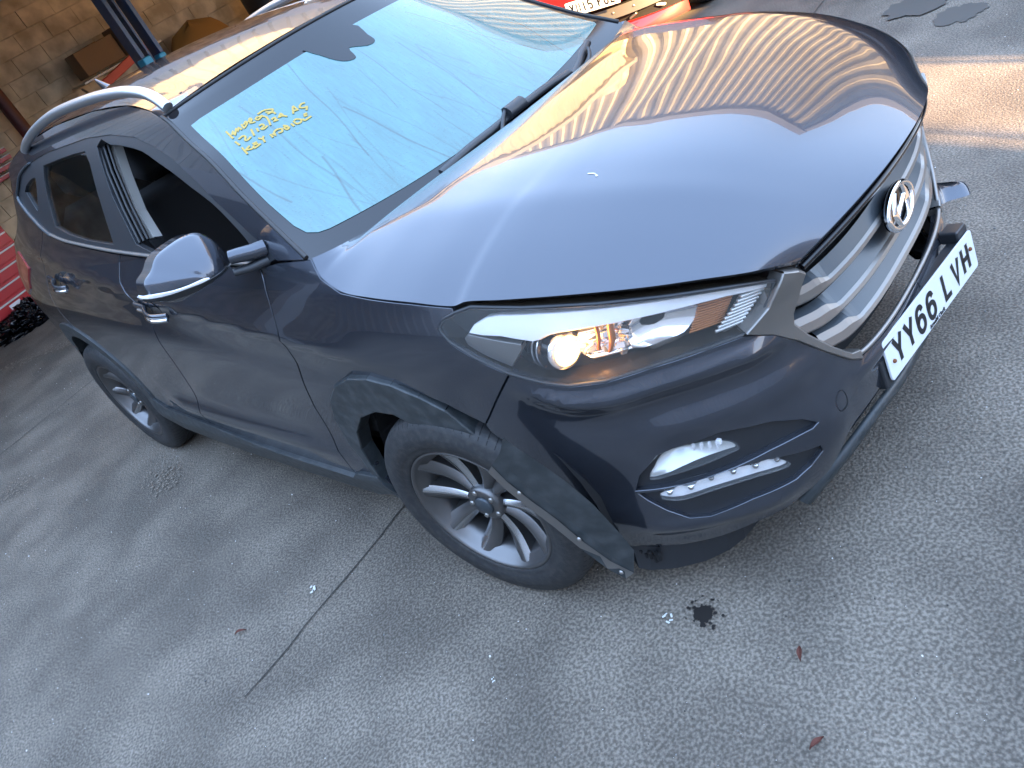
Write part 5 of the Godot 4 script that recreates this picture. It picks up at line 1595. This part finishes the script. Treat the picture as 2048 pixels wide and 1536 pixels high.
# ------------------------------------------------------------------ workshop contents, other vehicles, litter
func build_workshop() -> void:
	var lift := thing("vehicle_lift_post", "blue steel post of a vehicle lift standing inside the workshop", "lift post", Vector3(-8.0, 0, -2.97))
	var mb := Mb.new()
	box(mb, Vector3(0, 1.6, 0), Vector3(0.20, 3.2, 0.03), 0.004)
	box(mb, Vector3(0.05, 1.6, 0.12), Vector3(0.22, 3.2, 0.05), 0.004)
	box(mb, Vector3(0.05, 1.6, -0.12), Vector3(0.22, 3.2, 0.05), 0.004)
	obj("post", mb, M.blue_steel, lift)
	mb = Mb.new()
	box(mb, Vector3(0.10, 1.47, 0.10), Vector3(0.18, 0.16, 0.12), 0.02)
	box(mb, Vector3(0.10, 1.45, -0.10), Vector3(0.16, 0.12, 0.10), 0.02)
	obj("lift_carriage", mb, M.cyan_pad, lift)
	# tool chests
	var chest := thing("tool_chest", "red drawer tool chest standing on the workshop floor beside the car tail", "tool chest", Vector3(-7.95, 0.0, 0.0), 0.12)
	tool_chest(chest, 6, 0.78, 0.16)
	var up := thing("tool_rack", "small red slatted rack fixed to the back wall above the tool chest", "rack", Vector3(-10.3, 1.12, -1.42), 0.0)
	for k in 4:
		mb = Mb.new()
		box(mb, Vector3(0, 0.09 * k, 0), Vector3(0.22, 0.062, 0.44), 0.008)
		obj("shelf", mb, M.red_enamel, up)
		mb = Mb.new()
		box(mb, Vector3(0.115, 0.09 * k + 0.026, 0), Vector3(0.016, 0.014, 0.44), 0.003)
		obj("shelf_edge", mb, M.white_plastic, up)
	var pipe := Mb.new()
	tube(pipe, PackedVector3Array([Vector3(-10.2, 0, -1.98), Vector3(-10.2, 3.4, -2.02)]), 0.085, 14)
	tag(obj("wall_pipe", pipe, M.dark_red), "dark red pipe running up the back wall of the workshop", "pipe")
	var b1 := thing("cardboard_box", "long brown cardboard box on the wall shelf behind the blue post", "box", Vector3(-10.1, 1.62, -3.35))
	mb = Mb.new(); box(mb, Vector3(0, 0.16, 0), Vector3(0.34, 0.32, 0.62), 0.008); obj("carton", mb, M.cardboard, b1)
	mb = Mb.new(); box(mb, Vector3(0.0, 0.323, 0), Vector3(0.345, 0.006, 0.10), 0.001); obj("tape", mb, M.ochre, b1)
	var b2 := thing("cardboard_box", "short brown carton on the wall shelf nearest to the blue post", "box", Vector3(-10.05, 1.62, -3.80))
	mb = Mb.new(); box(mb, Vector3(0, 0.19, 0), Vector3(0.34, 0.38, 0.24), 0.008); obj("carton", mb, M.cardboard, b2)
	mb = Mb.new(); box(mb, Vector3(0.0, 0.383, 0), Vector3(0.345, 0.006, 0.06), 0.001); obj("tape", mb, M.ochre, b2)
	var shelf := thing("wall_shelf", "steel wall shelf carrying brown cartons in the workshop", "shelf", Vector3(-10.1, 1.58, -3.55))
	mb = Mb.new(); box(mb, Vector3(0, 0, 0), Vector3(0.5, 0.03, 1.3), 0.004); obj("board", mb, M.steel, shelf)
	for z in [-0.55, 0.55]:
		mb = Mb.new(); box(mb, Vector3(-0.05, -0.15, z), Vector3(0.36, 0.025, 0.025), 0.003, Basis(Vector3.BACK, -0.6)); obj("bracket", mb, M.steel, shelf)
	var fr := thing("engine_crane", "orange red engine crane arm below the cartons in the workshop", "engine crane", Vector3(-9.2, 0, -2.85))
	mb = Mb.new()
	box(mb, Vector3(0, 0.75, 0.0), Vector3(0.09, 1.5, 0.09), 0.008)
	obj("mast", mb, M.orange, fr)
	mb = Mb.new()
	box(mb, Vector3(0.05, 1.55, -0.35), Vector3(0.09, 0.10, 0.85), 0.008, Basis(Vector3.RIGHT, 0.18))
	obj("boom", mb, M.orange, fr)
	mb = Mb.new()
	box(mb, Vector3(0, 0.06, -0.5), Vector3(0.09, 0.09, 1.2), 0.008)
	obj("foot", mb, M.orange, fr)
	var tarp := thing("covered_pallet", "ochre brown covered heap against the back wall past the blue post", "covered heap", Vector3(-9.9, 0, -4.75))
	mb = Mb.new()
	grid(mb, func(a: float, h: float) -> Vector3:
		var r := pow(clampf(1.0 - h, 0.0, 1.0), 0.35)
		return Vector3(cos(a) * 0.45 * r, 1.62 * h + 0.02 * sin(a * 5.0) * h, sin(a) * 0.95 * r), 0.0, TAU, 40, 0.0, 1.0, 16, -1.0)
	obj("cover", mb, M.ochre, tarp)
	# tyres piled by the wall and a black sack by the chest
	var pile := thing("black_sack", "shiny black plastic sack slumped on the floor under the red tool chest", "sack", Vector3(-7.55, 0, -0.05))
	mb = Mb.new()
	var nz := FastNoiseLite.new(); nz.seed = 4; nz.frequency = 2.2
	grid(mb, func(a: float, h: float) -> Vector3:
		var n := Vector3(cos(a) * cos(h), sin(h), sin(a) * cos(h))
		var k := 1.0 + 0.45 * nz.get_noise_3d(n.x * 2.0, n.y * 2.0, n.z * 2.0)
		return Vector3(n.x * 0.30 * k, maxf(0.0, n.y * 0.20 * k), n.z * 0.42 * k), 0.0, TAU, 60, 0.0, PI / 2, 20, -1.0)
	obj("sack", mb, M.black_gloss, pile)
	var dk := thing("black_tank", "black round drum at the back of the workshop beyond the ochre heap", "drum", Vector3(-9.7, 0, -6.1))
	mb = Mb.new()
	lathe(mb, P2([0.0, 0.0, 0.42, 0.0, 0.44, 0.05, 0.43, 0.6, 0.45, 0.62, 0.43, 0.66, 0.43, 1.55, 0.44, 1.62, 0.40, 1.66, 0.0, 1.67]), Vector3.ZERO, Basis.IDENTITY, 36)
	obj("drum_body", mb, M.black_plastic, dk)

func tool_chest(root: Node3D, n: int, w: float, y0: float) -> void:
	var mb := Mb.new()
	box(mb, Vector3(0, y0 + 0.42, 0), Vector3(0.44, 0.84, w), 0.012)
	obj("cabinet", mb, M.red_enamel, root)
	for k in n:
		mb = Mb.new()
		var y := y0 + 0.07 + 0.14 * k
		box(mb, Vector3(0.225, y, 0), Vector3(0.02, 0.118, w - 0.03), 0.006)
		var d := obj("drawer", mb, M.red_enamel, root)
		mb = Mb.new()
		box(mb, Vector3(0.242, y + 0.045, 0), Vector3(0.022, 0.016, w - 0.04), 0.004)
		obj("handle", mb, M.white_plastic, d)
	mb = Mb.new()
	box(mb, Vector3(0.2355, y0 + 0.06, 0.05), Vector3(0.003, 0.05, 0.13), 0.001)
	obj("badge", mb, M.plate_white, root)
	for x in [-0.16, 0.16]:
		for z in [-0.3, 0.3]:
			mb = Mb.new()
			lathe(mb, P2([0.0, -0.02, 0.06, -0.02, 0.065, 0.0, 0.06, 0.02, 0.0, 0.02]), Vector3(x, 0.065, z), Basis(Vector3.RIGHT, PI / 2), 16)
			tube(mb, PackedVector3Array([Vector3(x, 0.065, z), Vector3(x, y0 + 0.01, z)]), 0.02, 8)
			obj("castor", mb, M.black_plastic, root)

func build_red_car() -> void:
	var root := thing("red_car", "red hatchback with smashed front bumper parked beyond the grey car", "car", Vector3(-2.72, 0, -3.92), 0.0)
	# faces +z; its width runs along x
	var mb := Mb.new()
	var nose := func(x: float, y: float, bulge: float) -> Vector3: return Vector3(x, y, bulge * (1.0 - pow(absf(x) / 0.86, 3.2)) - 0.25 * pow(absf(x) / 0.86, 3.2))
	grid(mb, func(x: float, y: float) -> Vector3: return nose.call(x, y, 0.06 + 0.03 * bump(y, 0.52, 0.08)), -0.86, 0.86, 40, 0.385, 0.66, 10, 1.0)
	obj("front_bumper", mb, M.red_paint, root)
	mb = Mb.new()
	grid(mb, func(x: float, y: float) -> Vector3: return nose.call(x, y, 0.045), -0.80, 0.80, 40, 0.265, 0.350, 5, 1.0)
	obj("impact_beam", mb, M.steel, root)
	for k in 9:
		mb = Mb.new()
		lathe(mb, P2([0.0, 0.006, 0.008, 0.005, 0.011, 0.0]), nose.call(-0.7 + 0.175 * k, 0.31, 0.047), Basis(Vector3.RIGHT, PI / 2), 10)
		obj("rivet", mb, M.steel, root)
	mb = Mb.new()
	grid(mb, func(x: float, y: float) -> Vector3: return nose.call(x, y, -0.04), -0.82, 0.82, 30, 0.10, 0.62, 6, 1.0)
	obj("grille_back", mb, M.dark, root)
	for k in 6:
		mb = Mb.new()
		var p: Vector3 = nose.call(-0.35 + 0.21 * k, 0.235, 0.02)
		box(mb, p, Vector3(0.08, 0.018, 0.03), 0.006, Basis(Vector3.BACK, 0.35 * sin(k * 2.0)))
		obj("broken_clip", mb, M.white_plastic if k % 2 else M.steel, root)
	mb = Mb.new()
	grid(mb, func(x: float, t: float) -> Vector3: return nose.call(x, lerpf(0.12, 0.205, t) - 0.02 * (absf(x) / 0.86), 0.10 - 0.06 * t * t), -0.84, 0.86, 40, 0.0, 1.0, 5, 1.0)
	grid(mb, func(x: float, t: float) -> Vector3: return nose.call(x, 0.205 - 0.02 * (absf(x) / 0.86), 0.04 - 0.10 * t), -0.84, 0.86, 40, 0.0, 1.0, 3, 1.0)
	obj("lower_lip", mb, M.red_paint, root)
	# bonnet, glasshouse, flanks
	mb = Mb.new()
	grid(mb, func(x: float, t: float) -> Vector3: return Vector3(x, 0.66 + 0.32 * pow(maxf(t, 0.0), 0.55) - 0.05 * pow(absf(x) / 0.8, 4.0), lerpf(0.04, -1.0, t) - 0.2 * pow(absf(x) / 0.86, 3.0) * (1.0 - t)), -0.80, 0.80, 24, 0.0, 1.0, 14, 1.0)
	obj("bonnet", mb, M.red_paint, root)
	mb = Mb.new()
	grid(mb, func(x: float, t: float) -> Vector3: return Vector3(x * lerpf(1.0, 0.78, t), 0.98 + 0.50 * t, -1.0 - 0.75 * t), -0.72, 0.72, 12, 0.0, 1.0, 6, 1.0)
	obj("windscreen", mb, M.black_gloss, root)
	mb = Mb.new()
	box(mb, Vector3(0, 0.60, -2.2), Vector3(1.70, 0.66, 3.4), 0.10)
	obj("body", mb, M.red_paint, root)
	mb = Mb.new()
	box(mb, Vector3(0, 1.15, -2.65), Vector3(1.16, 0.50, 1.85), 0.2)
	obj("side_glass", mb, M.black_gloss, root)
	for sx: float in [-1.0, 1.0]:
		mb = Mb.new()
		grid(mb, func(a: float, h: float) -> Vector3: return Vector3(sx * 0.66 + 0.15 * cos(a) * cos(h), 0.70 + 0.09 * sin(h), -0.06 + 0.10 * sin(a) * cos(h)), 0.0, TAU, 20, -PI / 2, PI / 2, 8, -1.0)
		obj("headlamp", mb, M.steel, root)
		for z in [-0.75, -3.2]:
			mb = Mb.new()
			lathe(mb, P2([0.0, -0.1, 0.28, -0.1, 0.31, -0.07, 0.315, 0.0, 0.31, 0.07, 0.28, 0.1, 0.18, 0.09, 0.0, 0.06]), Vector3(sx * 0.76, 0.315, z), Basis(Vector3.BACK, -PI / 2 * sx), 28)
			obj("wheel", mb, M.rubber, root)
	plate("number_plate", "YN15 FUL", Transform3D(Basis.IDENTITY, Vector3(0.25, 0.45, 0.115)), root, "")

func build_dark_van() -> void:
	var root := thing("dark_car", "black car parked beyond the bonnet with only its lower edge in sight", "car", Vector3(0.05, 0, -3.98), 0.0)
	var mb := Mb.new()
	box(mb, Vector3(0.9, 0.62, -0.9), Vector3(4.2, 0.72, 1.7), 0.12)
	box(mb, Vector3(0.7, 1.2, -0.9), Vector3(2.2, 0.6, 1.4), 0.2)
	obj("body", mb, M.black_gloss, root)
	for x in [-0.5, 2.2]:
		for z in [-0.17, -1.63]:
			mb = Mb.new()
			lathe(mb, P2([0.0, -0.1, 0.28, -0.1, 0.31, -0.07, 0.315, 0.0, 0.31, 0.07, 0.28, 0.1, 0.2, 0.09, 0.0, 0.07]), Vector3(x, 0.315, z), Basis(Vector3.RIGHT, PI / 2), 28)
			obj("wheel", mb, M.rubber, root)
	mb = Mb.new()
	box(mb, Vector3(0.9, 0.24, -0.08), Vector3(2.2, 0.08, 0.06), 0.02)
	obj("sill", mb, M.black_plastic, root)

func splat(mb: Mb, c: Vector3, r: float, sd: int, y := 0.005) -> void:
	var nz := FastNoiseLite.new(); nz.seed = sd; nz.frequency = 1.0
	var n := 40 if r > 0.02 else 9
	for i in n:
		var a := TAU * i / n; var b := TAU * (i + 1) / n
		var ra := r * (0.8 + 0.30 * nz.get_noise_2d(cos(a) * 1.4, sin(a) * 1.4) + 0.14 * nz.get_noise_2d(cos(a) * 6.0, sin(a) * 6.0))
		var rb := r * (0.8 + 0.30 * nz.get_noise_2d(cos(b) * 1.4, sin(b) * 1.4) + 0.14 * nz.get_noise_2d(cos(b) * 6.0, sin(b) * 6.0))
		mb.flat(c + Vector3(0, y, 0), c + Vector3(cos(a) * ra, y, sin(a) * ra), c + Vector3(cos(b) * rb, y, sin(b) * rb), Vector3.UP)

func build_litter() -> void:
	mat("oil", Color(0.018, 0.016, 0.015), 0.35)
	var mb := Mb.new()
	splat(mb, Vector3(0.58, 0, 0.79), 0.034, 3)
	for k in 26:
		var q := Vector2.from_angle(rng.randf() * TAU) * (0.026 + 0.030 * rng.randf())
		splat(mb, Vector3(0.58 + q.x, 0, 0.79 + q.y), 0.002 + 0.005 * rng.randf(), 20 + k, 0.0055 + 0.0001 * k)
	var o := obj("oil_spot", mb, M.oil); tag(o, "small dark oil drip on the ground in front of the hanging tray", "oil stain")
	mb = Mb.new()
	splat(mb, Vector3(0.28, 0, -3.12), 0.16, 8); splat(mb, Vector3(0.0, 0, -3.4), 0.22, 9, 0.009)
	mat("damp", Color(0.075, 0.068, 0.06), 0.75)
	o = obj("oil_stain", mb, M.damp); tag(o, "wide damp oil stain on the ground beyond the sunlit strip", "oil stain")
	# pale worn traces of cement on the floor
	mat("cement", Color(0.235, 0.20, 0.16), 0.95)
	mb = Mb.new()
	for k in 620:
		var t := rng.randf()
		var c := Vector3(-6.75, 0, 0.75).lerp(Vector3(-5.9, 0, 0.2), t) + Vector3(rng.randf_range(-0.22, 0.22), 0, rng.randf_range(-0.06, 0.06)) * 0.6
		splat(mb, c, 0.002 + 0.012 * pow(rng.randf(), 3.0), 100 + k, 0.005 + 0.00001 * k)
	for k in 420:
		var c := Vector3(-2.45, 0, 1.02) + Vector3(rng.randfn() * 0.12, 0, rng.randfn() * 0.05)
		splat(mb, c, 0.0015 + 0.007 * pow(rng.randf(), 3.0), 400 + k, 0.008 + 0.00001 * k)
	for k in 700:
		var c := Vector3(-0.2, 0, 1.0) + Vector3(rng.randfn() * 0.18, 0, rng.randfn() * 0.07)
		splat(mb, c, 0.0008 + 0.003 * pow(rng.randf(), 3.0), 700 + k, 0.010 + 0.00001 * k)
	for k in 500:
		var c := Vector3(-3.85, 0, 1.5) + Vector3(rng.randfn() * 0.10, 0, rng.randfn() * 0.14)
		splat(mb, c, 0.0015 + 0.007 * pow(rng.randf(), 3.0), 1000 + k, 0.005 + 0.00001 * k)
	o = obj("cement_smear", mb, M.cement); tag(o, "pale worn cement smears on the ground beside the car wheels", "cement smear")
	# flakes and leaves that can be told apart
	var flakes := [[Vector3(-0.82, 0, 1.19), 0.022, "white paint flake on the ground below the front tyre"], [Vector3(0.50, 0, 0.84), 0.018, "clear broken lens piece beside the oil drip"], [Vector3(0.11, 0, 1.19), 0.008, "small white stone chip on open ground below the front wheel"]]
	for k in flakes.size():
		mb = Mb.new()
		var c: Vector3 = flakes[k][0]
		for q in 5:
			var p: Vector3 = c + Vector3(rng.randf_range(-1, 1), 0.0, rng.randf_range(-1, 1)) * float(flakes[k][1])
			box(mb, p + Vector3(0, 0.006, 0), Vector3(rng.randf_range(0.3, 0.8), 0.12, rng.randf_range(0.2, 0.5)) * float(flakes[k][1]), 0.001, Basis.from_euler(Vector3(rng.randf_range(-0.2, 0.2), rng.randf_range(0, 6), rng.randf_range(-0.2, 0.2))))
		o = obj("paint_flake", mb, M.chip); tag(o, flakes[k][2], "debris")
	var leaves := [[Vector3(-1.0, 0, 1.46), 0.9, "curled brown leaf lying near the ground joint"], [Vector3(0.86, 0, 0.83), 2.0, "small dry leaf on the ground right of the oil drip"], [Vector3(0.95, 0, 1.02), 1.2, "dark leaf at the near edge of the yard"]]
	for l in leaves:
		mb = Mb.new()
		var c: Vector3 = l[0]; var tb := Basis(Vector3.UP, l[1])
		for i in 8:
			var t0 := i / 8.0; var t1 := (i + 1) / 8.0
			var w0 := 0.0065 * sin(PI * t0); var w1 := 0.0065 * sin(PI * t1)
			for s in [-1.0, 1.0]:
				mb.flat(c + tb * Vector3(0.045 * t0, 0.006 + 0.006 * sin(t0 * 4.0), 0), c + tb * Vector3(0.045 * t1, 0.006 + 0.006 * sin(t1 * 4.0), 0), c + tb * Vector3(0.045 * t1, 0.011 + 0.006 * sin(t1 * 4.0), s * w1), Vector3.UP)
				mb.flat(c + tb * Vector3(0.045 * t0, 0.006 + 0.006 * sin(t0 * 4.0), 0), c + tb * Vector3(0.045 * t1, 0.011 + 0.006 * sin(t1 * 4.0), s * w1), c + tb * Vector3(0.045 * t0, 0.011 + 0.006 * sin(t0 * 4.0), s * w0), Vector3.UP)
		o = obj("dead_leaf", mb, M.leaf); tag(o, l[2], "leaf")
	# grit
	var grit := Mb.new()
	box(grit, Vector3.ZERO, Vector3(1, 0.6, 0.8), 0.25)
	var gm := mat("grit", Color.WHITE, 0.8)
	gm.vertex_color_use_as_albedo = true
	var mm := MultiMesh.new()
	mm.transform_format = MultiMesh.TRANSFORM_3D
	mm.use_colors = true
	mm.mesh = grit.mesh()
	var N := 26000
	mm.instance_count = N
	for i in N:
		var x := rng.randf_range(-6.5, 2.2); var z := rng.randf_range(-3.6, 2.9)
		var s := 0.0012 + 0.0035 * pow(rng.randf(), 3.0)
		if rng.randf() < 0.012: s = rng.randf_range(0.005, 0.009)
		var b := Basis.from_euler(Vector3(rng.randf_range(-0.4, 0.4), rng.randf_range(0, 6.28), rng.randf_range(-0.4, 0.4))).scaled(Vector3.ONE * s)
		mm.set_instance_transform(i, Transform3D(b, Vector3(x, s * 0.25, z)))
		var g := 0.09 + 0.12 * rng.randf()
		if rng.randf() < 0.22: g = 0.45 + 0.3 * rng.randf()
		if rng.randf() < 0.25: g = 0.03
		mm.set_instance_color(i, Color(g, g * 0.97, g * 0.93))
	var gi := MultiMeshInstance3D.new()
	gi.multimesh = mm
	gi.material_override = gm
	add_named(gi, "grit", null)
	gi.set_meta("kind", "stuff")
	gi.set_meta("label", "fine grit and stone chips scattered over the yard")
	gi.set_meta("category", "grit")
